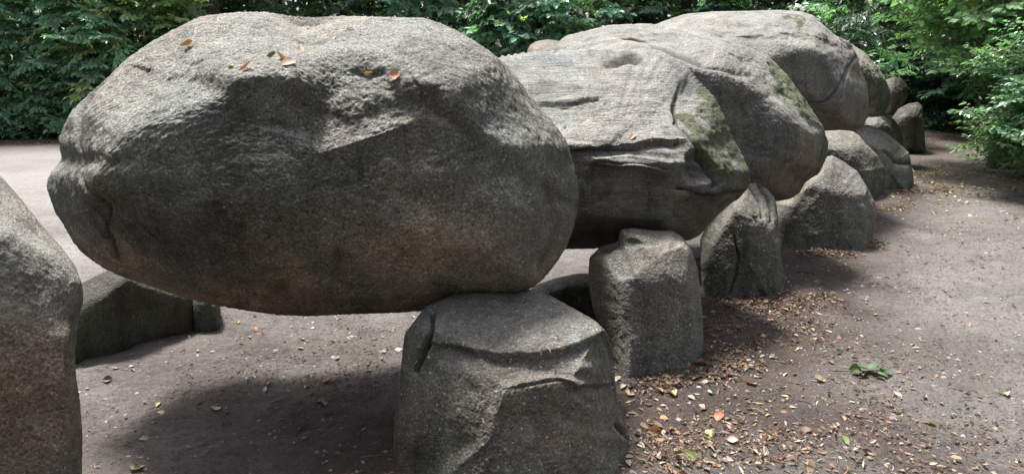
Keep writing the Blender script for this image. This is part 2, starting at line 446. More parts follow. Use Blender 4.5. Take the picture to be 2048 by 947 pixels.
    for ft in feats:
        k = ft[0]
        if k == 'cut': continue
        if k == 'dent':
            _, (x, y), (rx, ry), dm, ang = ft
            ca, sa = math.cos(R(ang)), math.sin(R(ang))
            ex = (ix - x) * ca + (iy - y) * sa; ey = -(ix - x) * sa + (iy - y) * ca
            disp -= dm * facing * np.exp(-((ex / rx) ** 2 + (ey / ry) ** 2))
        elif k == 'pit':     # sharp-rimmed hollow
            _, (x, y), (rx, ry), dm, ang = ft
            ca, sa = math.cos(R(ang)), math.sin(R(ang))
            ex = (ix - x) * ca + (iy - y) * sa; ey = -(ix - x) * sa + (iy - y) * ca
            m_ = sstep(1.15, 0.55, np.hypot(ex / rx, ey / ry) + wob * 0.02) * facing
            disp -= dm * m_; crack = np.maximum(crack, m_ * 0.6)
        else:
            pts = np.array(ft[1], float); best = np.full(len(P), 1e9); side = np.zeros(len(P)); over = np.zeros(len(P)); last = len(pts) - 2; si = -1
            for a_, b_ in zip(pts[:-1], pts[1:]):
                e = b_ - a_; L2 = e @ e; si += 1; tu = ((ix - a_[0]) * e[0] + (iy - a_[1]) * e[1]) / L2
                t = np.clip(((ix - a_[0]) * e[0] + (iy - a_[1]) * e[1]) / L2, 0, 1)
                dx = ix - a_[0] - t * e[0]; dy = iy - a_[1] - t * e[1]
                d = np.hypot(dx, dy)
                m_ = d < best; best = np.where(m_, d, best)
                cr = e[0] * (iy - a_[1]) - e[1] * (ix - a_[0])
                side = np.where(m_, np.sign(cr), side)
                ov = (np.clip(-tu, 0, None) if si == 0 else 0) + (np.clip(tu - 1, 0, None) if si == last else 0)
                over = np.where(m_, ov * math.sqrt(L2), over)
            if k == 'groove':
                _, _, wd, dm = ft
                g_ = np.exp(-((best + wob * min(1, wd / 6) * 0.5) / wd) ** 2) * facing
                disp -= dm * g_; crack = np.maximum(crack, np.clip(g_ * 1.3 - 0.2, 0, 1) * (1 if wd < 7 else 0.15))
            elif k == 'step':   # side>0 (image: below/right of a left-to-right line) sinks by dm, fading over fall px
                _, _, fall, dm, edge = ft
                sd = best * side + wob * 0.9
                g_ = sstep(-edge, edge, sd) * np.exp(-np.clip(sd, 0, None) / fall) * facing * np.exp(-(over / 28) ** 2)
                disp -= dm * g_
    Pl = P - c0
    amp = noise * size
    disp += amp * (0.05 * fbm(Pl * 1.6 / max(size, .3), 3, seed + 10) + 0.0)
    disp += rough * (0.0075 * fbm(Pl * 5, 3, seed + 20, 0.5) + 0.0022 * fbm(Pl * 30, 2, seed + 30, 0.7) + 0.0018 * fbm(Pl * 75, 2, seed + 35, 0.7))
    disp -= rough * 0.010 * np.clip(fbm(Pl * 4.2, 2, seed + 50, 0.5, True) - 0.9, 0, 1)
    if strata:
        zz = Pl[:, 2] + 0.10 * fbm(Pl * 1.3, 3, seed + 60) + 0.04 * Pl[:, 0]
        S = np.stack([Pl[:, 0] * 1.1, Pl[:, 1] * 2.5, zz * 9], 1)
        disp += strata * fbm(S, 3, seed + 70, 0.6, rot=False)
    mo = np.zeros(len(P))
    for (x, y), (rx, ry), ang, s_ in moss:
        ca, sa = math.cos(R(ang)), math.sin(R(ang))
        ex = (ix - x) * ca + (iy - y) * sa; ey = -(ix - x) * sa + (iy - y) * ca
        mo = np.maximum(mo, s_ * facing * np.exp(-((ex / rx) ** 2 + (ey / ry) ** 2)))
    if moss:
        mo = np.clip(mo + 0.5 * fbm(Pl * np.array([9, 9, 4.0]), 4, seed + 95, 0.6) * sstep(0.05, 0.4, mo) - .1, 0, 1.2)
        disp += 0.012 * sstep(.45, .75, mo) * (0.6 + 0.6 * fbm(Pl * 28, 2, seed + 96))
    # stay in pixel-true outline: noise fades close to the rim only slightly
    P2 = P + N * disp[:, None]
    for it in range(5):                      # settle the rim on the block's own outline
        B_ = P2[:-2]; ix2, iy2 = project(B_)
        dx = (ix2 - c_px[0]); dy = -(iy2 - c_px[1])
        a = np.arctan2(dy, dx) % (2 * math.pi)
        tgt = np.interp(a, np.append(al, 2 * math.pi), np.append(rt, rt[0]))
        ratio = (np.hypot(dx, dy) / tgt).reshape(len(phi), ns).max(0)
        k = max(2, ns // 70); wts = [math.exp(-(s_ / (k * .5)) ** 2) for s_ in range(-k, k + 1)]
        ratio = sum(np.roll(ratio, s_) * w_ for s_, w_ in zip(range(-k, k + 1), wts)) / sum(wts)
        O = B_ - c0; ow = (O @ w)[:, None] * w
        B_ = c0 + ow + (O - ow) / np.tile(np.clip(ratio, .85, 1.18), len(phi))[:, None]
        P2 = np.vstack([B_, P2[-2:]])
    N2 = normals(P2)
    # weathering masks (pigment, plus painted shade on steep faces)
    zrel = (P2[:, 2] - P2[:, 2].min()) / (P2[:, 2].max() - P2[:, 2].min())
    nn = fbm(Pl * 3.0, 3, seed + 90) * 0.18
    bro = sstep(brown[1], brown[0], zrel + nn) if brown[1] > brown[0] else np.zeros(len(P))
    for (x, y), (rx, ry), s_ in brownpx:
        bro = np.maximum(bro, s_ * facing * np.exp(-(((ix - x) / rx) ** 2 + ((iy - y) / ry) ** 2)))
    alg_shade = min(1.0, algae_shade * 1.15) * sstep(0.72, 0.32, N2[:, 2] + nn) * (1 - bro * 0.8)
    i = np.arange(len(phi) - 1)[:, None] * ns; j = np.arange(ns)[None]; j2 = (j + 1) % ns
    F = np.stack([i + j, i + ns + j, i + ns + j2, i + j2], -1).reshape(-1, 4)
    pole0, pole1 = len(P) - 2, len(P) - 1
    j = np.arange(0, ns, 2)                                            # close the two poles with quads
    f0 = np.stack([np.full(len(j), pole0), j, (j + 1) % ns, (j + 2) % ns], -1)
    l = (len(phi) - 1) * ns
    f1 = np.stack([np.full(len(j), pole1), l + (j + 2) % ns, l + (j + 1) % ns, l + j], -1)
    F = np.vstack([F, f0, f1])
    org = np.array([c0[0], c0[1], max(0.0, P2[:, 2].min())])
    me = np_mesh(name, P2 - org, F, [mat], True, attrs={'brown': bro, 'algae_shade': alg_shade, 'moss': mo, 'crack': crack})
    o = link(name, me, None, org); tag(o, label, cat, group)
    ROCKS.append(o)
    return o
CAPG, UPG = 'capstones of the megalithic tomb', 'upright stones carrying the capstones'

S1 = [(93,375),(97,350),(118,325),(127,308),(115,295),(122,265),(140,225),(175,190),(210,160),(250,120),(300,85),(345,60),(400,33),(440,28),(480,24),(530,24),(580,32),(625,35),(680,32),(740,33),(800,35),(850,36),(890,50),(930,70),(965,92),(1000,118),(1030,150),(1060,190),(1090,225),(1115,255),(1135,285),(1145,320),(1155,360),(1157,400),(1152,440),(1135,490),(1110,530),(1075,570),(1030,590),(960,605),(880,618),(800,625),(700,628),(620,632),(560,630),(500,622),(440,612),(390,600),(330,582),(280,565),(240,552),(205,535),(170,510),(150,490),(130,455),(108,420)]
boulder('capstone', 'huge rounded grey capstone with orange leaves on top, resting on the cracked broad upright', 'capstone',
    S1, (620, 340), 3.88, (0.72, 0.75),
    [((0.02, -0.96, 0.26), 0.70), ((-0.02, -0.24, 0.97), (420, 158, 0)), ((0.05, -1, -0.16), (640, 370, 0)), ((-0.76, -0.50, 0.42), (275, 290, 0)), ((0.62, -0.42, 0.66), (960, 270, 0)),
     ((0.0, -0.72, -0.69), (650, 520, 2)), ((0.12, -0.5, 0.86), (800, 205, 0)), ((0.75, -0.65, -0.1), (1070, 420, 2)), ((-0.7, -0.65, -0.3), (230, 440, 2))],
    M_GR, q=3.6, p=20, nr=330, ns=620, noise=0.7, rough=1.25, seed=1, chisel=5,
    feats=[('cut', (690, 290), (0.02, -0.74, 0.67), (700, 225), (115, 110)), ('cut', (985, 330), (0.62, -0.7, 0.35), (1000, 320), (120, 110)), ('dent', (960, 250), (60, 45), 0.03, 35), ('dent', (615, 65), (55, 40), 0.05, 0), ('dent', (870, 235), (40, 16), 0.03, 35), ('dent', (900, 110), (45, 14), 0.025, 40),
           ('groove', [(285,125),(270,160),(255,200),(245,250),(240,300)], 3.5, 0.035), ('groove', [(238,340),(240,400),(243,460),(262,510)], 2.5, 0.015),
           ('pit', (138, 302), (15, 30), 0.09, 20), ('groove', [(135,335),(140,370),(160,400)], 8, 0.03), ('dent', (165, 430), (40, 30), -0.03, 0),
           ('step', [(320,150),(400,156),(470,165),(560,185),(620,215),(690,240),(760,215),(840,190)], 90, 0.02, 14),
           ('step', [(840,190),(900,250),(980,310),(1060,350),(1120,390)], 70, 0.03, 18),
           ('dent', (560, 252), (50, 8), 0.02, 10), ('dent', (740, 160), (30, 8), 0.02, 0), ('dent', (860, 300), (120, 40), 0.03, 10), ('dent', (400, 330), (60, 120), -0.03, 10)],
    brown=(0.05, 0.36), brownpx=[((840, 510), (240, 110), 1.0), ((560, 595), (320, 40), 0.9)], algae_shade=0.75, group=CAPG)

S2 = [(960,140),(1000,113),(1050,105),(1120,100),(1200,98),(1250,100),(1300,108),(1350,118),(1380,140),(1400,165),(1430,195),(1450,235),(1465,275),(1485,310),(1500,345),(1500,370),(1480,395),(1450,415),(1420,445),(1400,470),(1375,482),(1330,476),(1290,482),(1230,492),(1190,497),(1130,498),(1000,480),(900,400),(880,250)]
boulder('capstone', 'flat-topped layered slab capstone with stepped ledge, behind the huge rounded capstone', 'capstone',
    S2, (1210, 300), 5.0, (0.6, 0.8),
    [((0.05, -1, 0.05), 0.45), ((0.03, -0.32, 0.95), (1200, 290, 0)), ((0.78, -0.5, 0.36), (1370, 300, 0)), ((0.0, -0.8, -0.6), (1250, 430, 0)), ((0.5, -0.7, -0.5), (1420, 400, 0))],
    M_GN, q=5.0, p=26, nr=300, ns=480, noise=0.35, rough=0.8, seed=12, strata=0.012,
    feats=[('cut', (1372, 340), (0.7, -0.62, 0.2), (1392, 345), (48, 62)), ('cut', (1410, 420), (0.45, -0.75, -0.48), (1410, 430), (70, 50)), ('step', [(1370,262),(1300,258),(1230,258),(1100,262),(1000,270)], 70, 0.05, 4),
           ('step', [(1080,300),(1150,298),(1200,295),(1260,291),(1335,290)], 22, 0.06, 3), ('dent', (1250, 322), (75, 9), -0.035, 2), ('dent', (1180, 350), (50, 20), 0.02, 0),
           ('step', [(1335,205),(1330,225),(1345,262),(1365,300)], 40, -0.02, 3),
           ('pit', (1235, 179), (32, 5), 0.05, -3), ('pit', (1272, 109), (24, 8), 0.07, 5), ('groove', [(1120,150),(1180,146),(1230,150)], 2.5, 0.02), ('groove', [(1090,222),(1150,228),(1200,224)], 2.5, 0.02), ('step', [(1190,312),(1250,308),(1322,316)], 14, -0.04, 2), ('step', [(1210,326),(1270,324),(1312,332)], 12, -0.03, 2), ('dent', (1240, 138), (30, 6), 0.02, 0),
           ('groove', [(1330,198),(1328,225),(1342,250),(1358,270),(1385,320),(1395,365)], 2.5, 0.03), ('groove', [(1345,372),(1400,378),(1440,370)], 3, 0.03),
           ('pit', (1368, 332), (26, 30), 0.06, 0), ('dent', (1420, 290), (25, 45), 0.03, -30),
           ('groove', [(1090,245),(1140,262)], 3, 0.02)],
    moss=[((1405, 200), (24, 70), -35, 1.3), ((1440, 275), (36, 90), -28, 1.25), ((1385, 290), (20, 70), -30, 1.1), ((1465, 345), (34, 60), -10, 1.2), ((1385, 162), (24, 10), 20, 1.0)],
    brown=(0.0, 0.3), brownpx=[((1250, 400), (150, 50), 0.8), ((1420, 430), (60, 40), 1.0)], algae_shade=0.75, group=CAPG)

S3 = [(1105,105),(1112,90),(1130,72),(1170,62),(1220,50),(1290,47),(1350,52),(1400,62),(1450,78),(1500,95),(1545,120),(1575,150),(1600,185),(1625,220),(1645,250),(1657,285),(1655,310),(1640,345),(1610,365),(1600,385),(1580,398),(1555,402),(1510,400),(1400,400),(1250,360),(1150,280),(1105,180)]
boulder('capstone', 'brown-grey capstone with bright green moss down its edge, beyond the layered slab', 'capstone',
    S3, (1400, 230), 6.65, (0.75, 0.9),
    [((0.1, -1, 0.05), 0.7), ((0.0, -0.3, 0.95), (1350, 120, 0)), ((0.55, -0.5, 0.66), (1540, 190, 0)), ((0.4, -0.85, -0.4), (1560, 360, 0)), ((0.93, -0.35, 0.1), (1600, 280, 0))],
    M_GR_SM, q=3.4, p=14, nr=200, ns=400, noise=0.6, rough=1.2, seed=23,
    feats=[('pit', (1275, 86), (28, 4), 0.05, 0), ('dent', (1400, 110), (70, 14), 0.04, 20), ('dent', (1320, 62), (40, 6), 0.03, 0), ('groove', [(1310,98),(1380,104),(1430,130),(1500,150)], 6, 0.02),
           ('groove', [(1540,130),(1570,200),(1590,280),(1600,330)], 10, 0.02)],
    moss=[((1560, 150), (26, 50), -35, 1.1), ((1605, 225), (30, 90), -25, 1.2), ((1592, 300), (16, 60), 0, 0.95)],
    brown=(0.3, 0.6), algae_shade=0.8, group=CAPG)

S4 = [(1290,60),(1320,45),(1370,28),(1430,23),(1500,22),(1560,20),(1600,23),(1625,30),(1645,48),(1670,70),(1700,85),(1712,105),(1722,140),(1735,170),(1738,200),(1735,235),(1725,255),(1705,263),(1680,258),(1650,262),(1600,265),(1500,240),(1400,200),(1310,110)]
boulder('capstone', 'large smooth brownish capstone split by a slanting crack, highest in the row', 'capstone',
    S4, (1560, 145), 8.7, (0.95, 0.9),
    [((0.12, -1, 0.0), 0.8), ((0.0, -0.42, 0.9), (1560, 95, 0)), ((0.5, -0.4, 0.75), (1690, 100, 0)), ((0.85, -0.5, 0.0), (1690, 200, 0)), ((0.0, -0.8, -0.6), (1640, 230, 0))],
    M_GR_SM, q=3.2, p=12, nr=180, ns=360, noise=0.6, rough=0.9, seed=34,
    feats=[('groove', [(1712,112),(1695,135),(1676,160),(1663,188)], 2, 0.035), ('groove', [(1690,142),(1650,180),(1618,212)], 2.5, 0.02), ('groove', [(1685,76),(1706,97)], 2, 0.03),
           ('step', [(1500,72),(1560,70),(1640,68),(1700,90)], 50, 0.025, 5)],
    moss=[((1600, 50), (25, 14), 60, 0.9), ((1575, 36), (12, 6), 0, 0.8)], brown=(0.1, 0.6), algae_shade=0.75, group=CAPG)
S5 = [(1640,80),(1665,72),(1700,86),(1730,105),(1752,130),(1770,155),(1780,180),(1780,205),(1770,228),(1745,235),(1720,232),(1660,215),(1640,150)]
boulder('capstone', 'rounded greenish capstone just beyond the cracked highest capstone', 'capstone',
    S5, (1712, 155), 10.6, (0.7, 0.7), [((0.3, -1, 0.1), 0.6), ((0.4, -0.3, 0.86), (1740, 130, 0)), ((0.5, -0.6, -0.5), (1750, 215, 0))],
    M_GR, q=2.6, p=10, nr=110, ns=220, noise=0.6, seed=45, moss=[((1735, 150), (30, 40), -30, 0.65), ((1750, 200), (30, 30), 0, 0.5)], brown=(0, 0.2), algae_shade=0.9, group=CAPG)
S6 = [(1752,170),(1775,158),(1790,153),(1805,158),(1815,172),(1817,190),(1810,204),(1797,216),(1780,229),(1765,225),(1750,200)]
boulder('capstone', 'small rounded tan capstone leaning on the end upright at the far end', 'capstone',
    S6, (1785, 190), 12.6, (0.5, 0.5), [((0.2, -1, 0.2), 0.42), ((0.5, -0.4, -0.7), (1800, 208, 0))],
    M_RED, q=2.6, p=10, nr=90, ns=180, noise=0.6, seed=56, brown=(0, .1), algae_shade=0.1, group=CAPG)
S7 = [(1054,102),(1060,90),(1072,83),(1095,79),(1118,82),(1180,88),(1210,130),(1200,200),(1100,215),(1056,160)]
boulder('capstone', 'pinkish stone end just showing between the layered slab and the mossy capstone', 'capstone',
    S7, (1130, 148), 8.2, (0.5, 0.6), [((-0.1, -1, 0.2), 0.45), ((0, -0.3, 0.9), (1110, 98, 0))],
    M_RED, q=3, p=10, nr=90, ns=180, noise=0.5, seed=67, brown=(0, .1), algae_shade=0.05, group=CAPG)

UA = [(805,700),(810,665),(830,640),(850,612),(900,590),(950,578),(1000,574),(1060,578),(1100,590),(1140,612),(1190,640),(1215,665),(1225,700),(1228,740),(1235,800),(1250,850),(1262,880),(1275,947),(1290,1060),(1100,1110),(900,1110),(770,1060),(785,940),(790,800),(800,760)]
boulder('upright_stone', 'broad speckled upright with cracked hollow top, under the huge rounded capstone', 'upright stone',
    UA, (1010, 850), 3.25, (0.5, 0.5),
    [((0.3, -0.95, 0.14), 0.40), ((0.10, -0.42, 0.9), (1080, 765, 0)), ((-0.62, -0.74, 0.25), (985, 860, 0)), ((0.75, -0.6, 0.15), (1180, 850, 0)), ((-0.3, -0.75, 0.55), (940, 740, 0))],
    M_UP, q=5.5, p=22, nr=260, ns=460, noise=0.5, rough=0.9, seed=78, chisel=4,
    feats=[('cut', (945, 800), (-0.5, -0.72, 0.48), (890, 790), (110, 120)), ('step', [(890,690),(930,696),(1000,712),(1060,714),(1110,700),(1160,690),(1200,668)], 80, 0.05, 4), ('dent', (1110, 728), (90, 16), 0.025, -8),
           ('groove', [(868,628),(862,660),(848,700),(830,745)], 5, 0.07),
           ('step', [(1040,765),(1080,755),(1120,752),(1160,772),(1215,768)], 30, 0.03, 3),
           ('dent', (1150, 745), (40, 12), 0.04, 20), ('dent', (880, 830), (60, 80), -0.03, 10), ('dent', (1090, 850), (90, 70), 0.03, 0), ('dent', (930, 740), (50, 25), -0.03, 30), ('groove', [(1235,850),(1262,885)], 5, 0.03)],
    brownpx=[((1110, 860), (120, 100), 1.0)], brown=(0, 0.1), algae_shade=0.55, group=UPG)
UB = [(1177,540),(1179,514),(1200,494),(1236,483),(1240,460),(1265,455),(1310,461),(1345,461),(1366,474),(1384,500),(1396,540),(1403,600),(1408,690),(1410,740),(1400,820),(1300,840),(1230,820),(1225,740),(1210,680),(1185,615),(1178,570)]
boulder('upright_stone', 'smooth grey squarish upright with a pale top edge, under the layered slab', 'upright stone',
    UB, (1300, 640), 4.42, (0.42, 0.45),
    [((0.25, -0.95, 0.14), 0.36), ((-0.12, -0.55, 0.83), (1290, 530, 0)), ((-0.88, -0.46, 0.08), (1262, 640, 0)), ((0.85, -0.5, 0.1), (1385, 640, 0)), ((-0.35, -0.7, 0.6), (1230, 520, 0))],
    M_UP, q=6, p=22, nr=200, ns=360, noise=0.35, rough=0.7, seed=89, chisel=3,
    feats=[('cut', (1222, 540), (-0.4, -0.62, 0.67), (1232, 512), (62, 44)), ('cut', (1345, 560), (0.35, -0.8, 0.48), (1345, 530), (50, 60)), ('dent', (1290, 640), (25, 60), 0.03, -15), ('dent', (1310, 560), (60, 30), -0.02, 0), ('dent', (1212, 488), (26, 16), 0.05, -20), ('dent', (1280, 486), (50, 7), 0.02, -5)],
    brown=(0, 0.1), algae_shade=0.25, group=UPG)
UC = [(1400,480),(1410,455),(1435,430),(1460,405),(1480,385),(1495,368),(1512,365),(1535,378),(1550,395),(1556,430),(1560,480),(1565,530),(1576,570),(1582,610),(1585,660),(1480,670),(1410,660),(1404,600),(1402,540)]
boulder('upright_stone', 'dark upright with white ribbed pointed top, between the layered slab and mossy capstone', 'upright stone',
    UC, (1485, 510), 5.72, (0.42, 0.45),
    [((0.1, -1, 0.15), 0.36), ((0.2, -0.5, 0.84), (1510, 425, 0)), ((-0.7, -0.6, 0.35), (1440, 480, 0)), ((0.8, -0.5, 0.1), (1545, 500, 0))],
    M_UP, q=4.6, p=18, nr=160, ns=300, noise=0.5, rough=0.9, seed=99, chisel=4,
    feats=[('groove', [(1500,375),(1520,400),(1525,435)], 3, 0.03), ('groove', [(1520,370),(1540,400),(1545,440)], 4, 0.03), ('groove', [(1468,470),(1478,520),(1470,560),(1455,600)], 2.5, 0.025), ('dent', (1535, 590), (12, 30), 0.04, 0)],
    moss=[((1505, 430), (14, 10), 0, 0.6)], brown=(0, 0.3), algae_shade=1.0, group=UPG)
UD = [(1550,405),(1580,393),(1600,370),(1625,345),(1645,315),(1665,310),(1690,325),(1715,342),(1735,375),(1750,405),(1753,430),(1747,470),(1742,500),(1740,540),(1640,550),(1560,540),(1553,480),(1550,440)]
boulder('upright_stone', 'wide dark upright with pale right shoulder, beneath the mossy capstone', 'upright stone',
    UD, (1655, 430), 7.3, (0.5, 0.5),
    [((0.1, -1, 0.15), 0.42), ((0.35, -0.45, 0.82), (1700, 375, 0)), ((0.8, -0.55, 0.15), (1730, 440, 0)), ((-0.5, -0.8, 0.1), (1600, 440, 0))],
    M_UP, q=4.6, p=18, nr=140, ns=260, noise=0.6, rough=0.9, feats=[('cut', (1712, 388), (0.45, -0.5, 0.74), (1712, 362), (42, 42)), ('cut', (1610, 420), (-0.5, -0.8, 0.3), (1600, 430), (40, 60))], seed=101, chisel=5, brown=(0, 0.3), algae_shade=0.6, group=UPG)
UE = [(1590,275),(1640,262),(1680,260),(1705,262),(1718,270),(1735,290),(1755,310),(1768,335),(1770,360),(1764,390),(1757,420),(1700,430),(1620,420),(1590,340)]
boulder('upright_stone', 'rounded dull grey upright beneath the cracked highest capstone', 'upright stone',
    UE, (1705, 345), 9.5, (0.45, 0.5), [((0.1, -1, 0.2), 0.4), ((0.2, -0.5, 0.84), (1710, 305, 0)), ((0.8, -0.55, 0.15), (1750, 360, 0))],
    M_UP, q=3, p=12, nr=110, ns=220, noise=0.6, seed=111, brown=(0, 0.5), algae_shade=0.8, group=UPG)
UF = [(1712,262),(1722,250),(1740,250),(1775,267),(1800,288),(1818,305),(1825,340),(1829,375),(1833,405),(1790,410),(1750,405),(1720,370),(1708,300)]
boulder('upright_stone', 'leaning upright with pale top beside the rounded dull grey upright', 'upright stone',
    UF, (1772, 335), 10.2, (0.45, 0.5), [((0.1, -1, 0.15), 0.4), ((0.4, -0.45, 0.8), (1780, 300, 0)), ((0.8, -0.55, 0.05), (1815, 350, 0))],
    M_GR_SM, q=3, p=12, nr=110, ns=220, noise=0.7, seed=121, feats=[('dent', (1800, 325), (14, 8), 0.05, 0), ('groove', [(1770,300),(1800,320),(1822,325)], 5, 0.04)], brown=(0, 0.5), algae_shade=0.5, group=UPG)
UG = [(1780,240),(1797,217),(1817,207),(1836,204),(1845,212),(1848,250),(1851,290),(1853,312),(1830,316),(1808,312),(1792,290),(1780,265)]
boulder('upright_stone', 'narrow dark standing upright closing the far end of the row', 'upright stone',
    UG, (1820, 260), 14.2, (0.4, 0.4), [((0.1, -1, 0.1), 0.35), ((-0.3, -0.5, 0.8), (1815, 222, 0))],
    M_DARK_SHADE, q=4, p=12, nr=90, ns=180, noise=0.5, seed=131, brown=(0, 0.2), algae_shade=0.7, group=UPG)
UH = [(1735,248),(1750,236),(1770,230),(1788,238),(1800,255),(1806,280),(1808,310),(1770,310),(1740,300)]
boulder('upright_stone', 'low rounded grey stone in front of the narrow end upright', 'upright stone',
    UH, (1775, 268), 12.6, (0.4, 0.4), [((0.1, -1, 0.2), 0.36), ((0.2, -0.6, 0.8), (1785, 250, 0))],
    M_UP, q=3, p=12, nr=80, ns=160, noise=0.5, seed=141, brown=(0, 0.3), algae_shade=0.4, group=UPG)
UI = [(1725,245),(1738,234),(1755,234),(1770,242),(1780,256),(1785,275),(1780,300),(1740,300),(1722,280)]
boulder('upright_stone', 'small dark wedge stone under the rounded greenish capstone', 'upright stone',
    UI, (1752, 262), 11.6, (0.3, 0.3), [((0.1, -1, 0.0), 0.26)],
    M_UP, q=3, p=12, nr=70, ns=140, noise=0.5, seed=151, brown=(0, 0.3), algae_shade=0.9, group=UPG)
UJ = [(1050,585),(1075,568),(1110,556),(1150,547),(1190,545),(1215,565),(1215,650),(1120,660),(1050,620)]  # block added to stand in for a shadowed hollow in the ground
boulder('upright_stone', 'low dark lump added for the shaded hollow in the gap between the broad speckled and smooth grey uprights', 'upright stone',
    UJ, (1140, 600), 5.3, (0.3, 0.3), [((0.1, -1, 0.1), 0.25)], M_UP, q=2.6, p=12, nr=70, ns=140, noise=0.5, seed=191, brown=(0, 0.3), algae_shade=0.9, group=UPG)
LL = [(-120,270),(-40,310),(0,350),(40,395),(80,445),(120,490),(150,530),(165,570),(167,600),(157,640),(150,700),(152,750),(160,800),(165,870),(164,947),(168,1080),(160,1250),(-350,1250),(-420,700),(-330,380),(-220,280)]
boulder('upright_stone', 'tall brown upright at the edge of the picture with pale sloping top', 'upright stone',
    LL, (-90, 720), 2.45, (0.5, 0.5),
    [((0.15, -1, 0.1), 0.40), ((0.30, -0.45, 0.84), (60, 565, 0)), ((0.9, -0.4, 0.0), (140, 750, 0))],
    M_BRN, q=5, p=18, nr=260, ns=420, noise=0.35, rough=0.7, seed=161,
    feats=[('groove', [(158,640),(140,700),(145,800),(155,900)], 8, 0.015)], brown=(0.3, 0.78), brownpx=[((40, 800), (260, 190), 1.0)], algae_shade=0.3, group=UPG)
L2 = [(90,640),(120,590),(160,568),(190,552),(220,538),(260,525),(330,545),(395,590),(435,630),(462,660),(445,690),(380,720),(300,760),(220,790),(150,800),(100,780)]
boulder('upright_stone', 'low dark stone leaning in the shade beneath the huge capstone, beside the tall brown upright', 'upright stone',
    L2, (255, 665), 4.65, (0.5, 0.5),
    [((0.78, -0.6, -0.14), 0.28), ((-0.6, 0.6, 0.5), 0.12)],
    M_DARK_SHADE, q=4, p=16, nr=160, ns=300, noise=0.5, rough=0.6, seed=171, brown=(0.0, 0.3), algae_shade=1.0, group=UPG)
L3 = [(380,560),(425,570),(440,600),(442,640),(442,662),(425,690),(390,690)]
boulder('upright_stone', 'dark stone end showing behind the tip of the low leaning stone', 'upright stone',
    L3, (415, 640), 4.95, (0.3, 0.3), [((0.1, -1, 0.0), 0.25)], M_DARK_SHADE, q=5, p=14, nr=60, ns=120, noise=0.3, seed=181, brown=(0, 0.3), algae_shade=0.9, group=UPG)

# ------------------------------------------------------------------ leaves and branches
def leaf_tpl(wd=0.30, fold=0.10, droop=0.12, cut=0.0):
    V = np.array([[0, 0, 0], [.32, wd, fold], [.72, wd * .72, fold * .6 - droop * .4], [1, 0, -droop], [.72, -wd * .72, fold * .6 - droop * .4], [.32, -wd, fold]], float)
    F = np.array([[0, 3, 2, 1], [0, 5, 4, 3]])
    return V, F
def leaves(pos, tip, up, size, tpl, tint):
    """one mesh array of leaves; pos, tip, up (n,3)"""
    V, F = tpl; n = len(pos)
    t = tip / np.maximum(np.linalg.norm(tip, axis=1), 1e-6)[:, None]
    s = np.cross(up, t); s /= np.maximum(np.linalg.norm(s, axis=1), 1e-6)[:, None]
    z = np.cross(t, s)
    P = pos[:, None] + size[:, None, None] * (V[None, :, 0, None] * t[:, None] + V[None, :, 1, None] * s[:, None] + V[None, :, 2, None] * z[:, None])
    FF = F[None] + (np.arange(n) * len(V))[:, None, None]
    return P.reshape(-1, 3), FF.reshape(-1, F.shape[1]), np.repeat(tint, len(V), 0)
def tube_arrays(pts, r0, r1, k=5):
    pts = np.array(pts, float); n = len(pts)
    T = np.gradient(pts, axis=0); T /= np.maximum(np.linalg.norm(T, axis=1), 1e-9)[:, None]
    ref = np.array([0.3, 0.2, 1.0]) if abs(T[0, 2]) < 0.8 else np.array([1.0, 0.1, 0])
    A = np.cross(T, ref); A /= np.linalg.norm(A, axis=1)[:, None]; B = np.cross(T, A)
    a = np.linspace(0, 2 * math.pi, k, endpoint=False)
    r = np.linspace(r0, r1, n) if np.isscalar(r0) else np.asarray(r0)
    V = pts[:, None] + r[:, None, None] * (np.cos(a)[None, :, None] * A[:, None] + np.sin(a)[None, :, None] * B[:, None])
    i = np.arange(n - 1)[:, None] * k; j = np.arange(k)[None]; j2 = (j + 1) % k
    F = np.stack([i + j, i + j2, i + k + j2, i + k + j], -1).reshape(-1, 4)
    return V.reshape(-1, 3), F
class Acc:
    def __init__(s): s.V = []; s.F = []; s.T = []; s.M = []; s.n = 0
    def add(s, V, F, T=None, m=0):
        s.V.append(V); s.F.append(F + s.n); s.T.append(np.ones((len(V), 3)) if T is None else T)
        s.M.append(np.full(len(F), m)); s.n += len(V)
    def mesh(s, name, mats, smooth=False):
        return np_mesh(name, np.vstack(s.V), np.vstack(s.F), mats, smooth, np.concatenate(s.M), cols={'tint': np.vstack(s.T)})

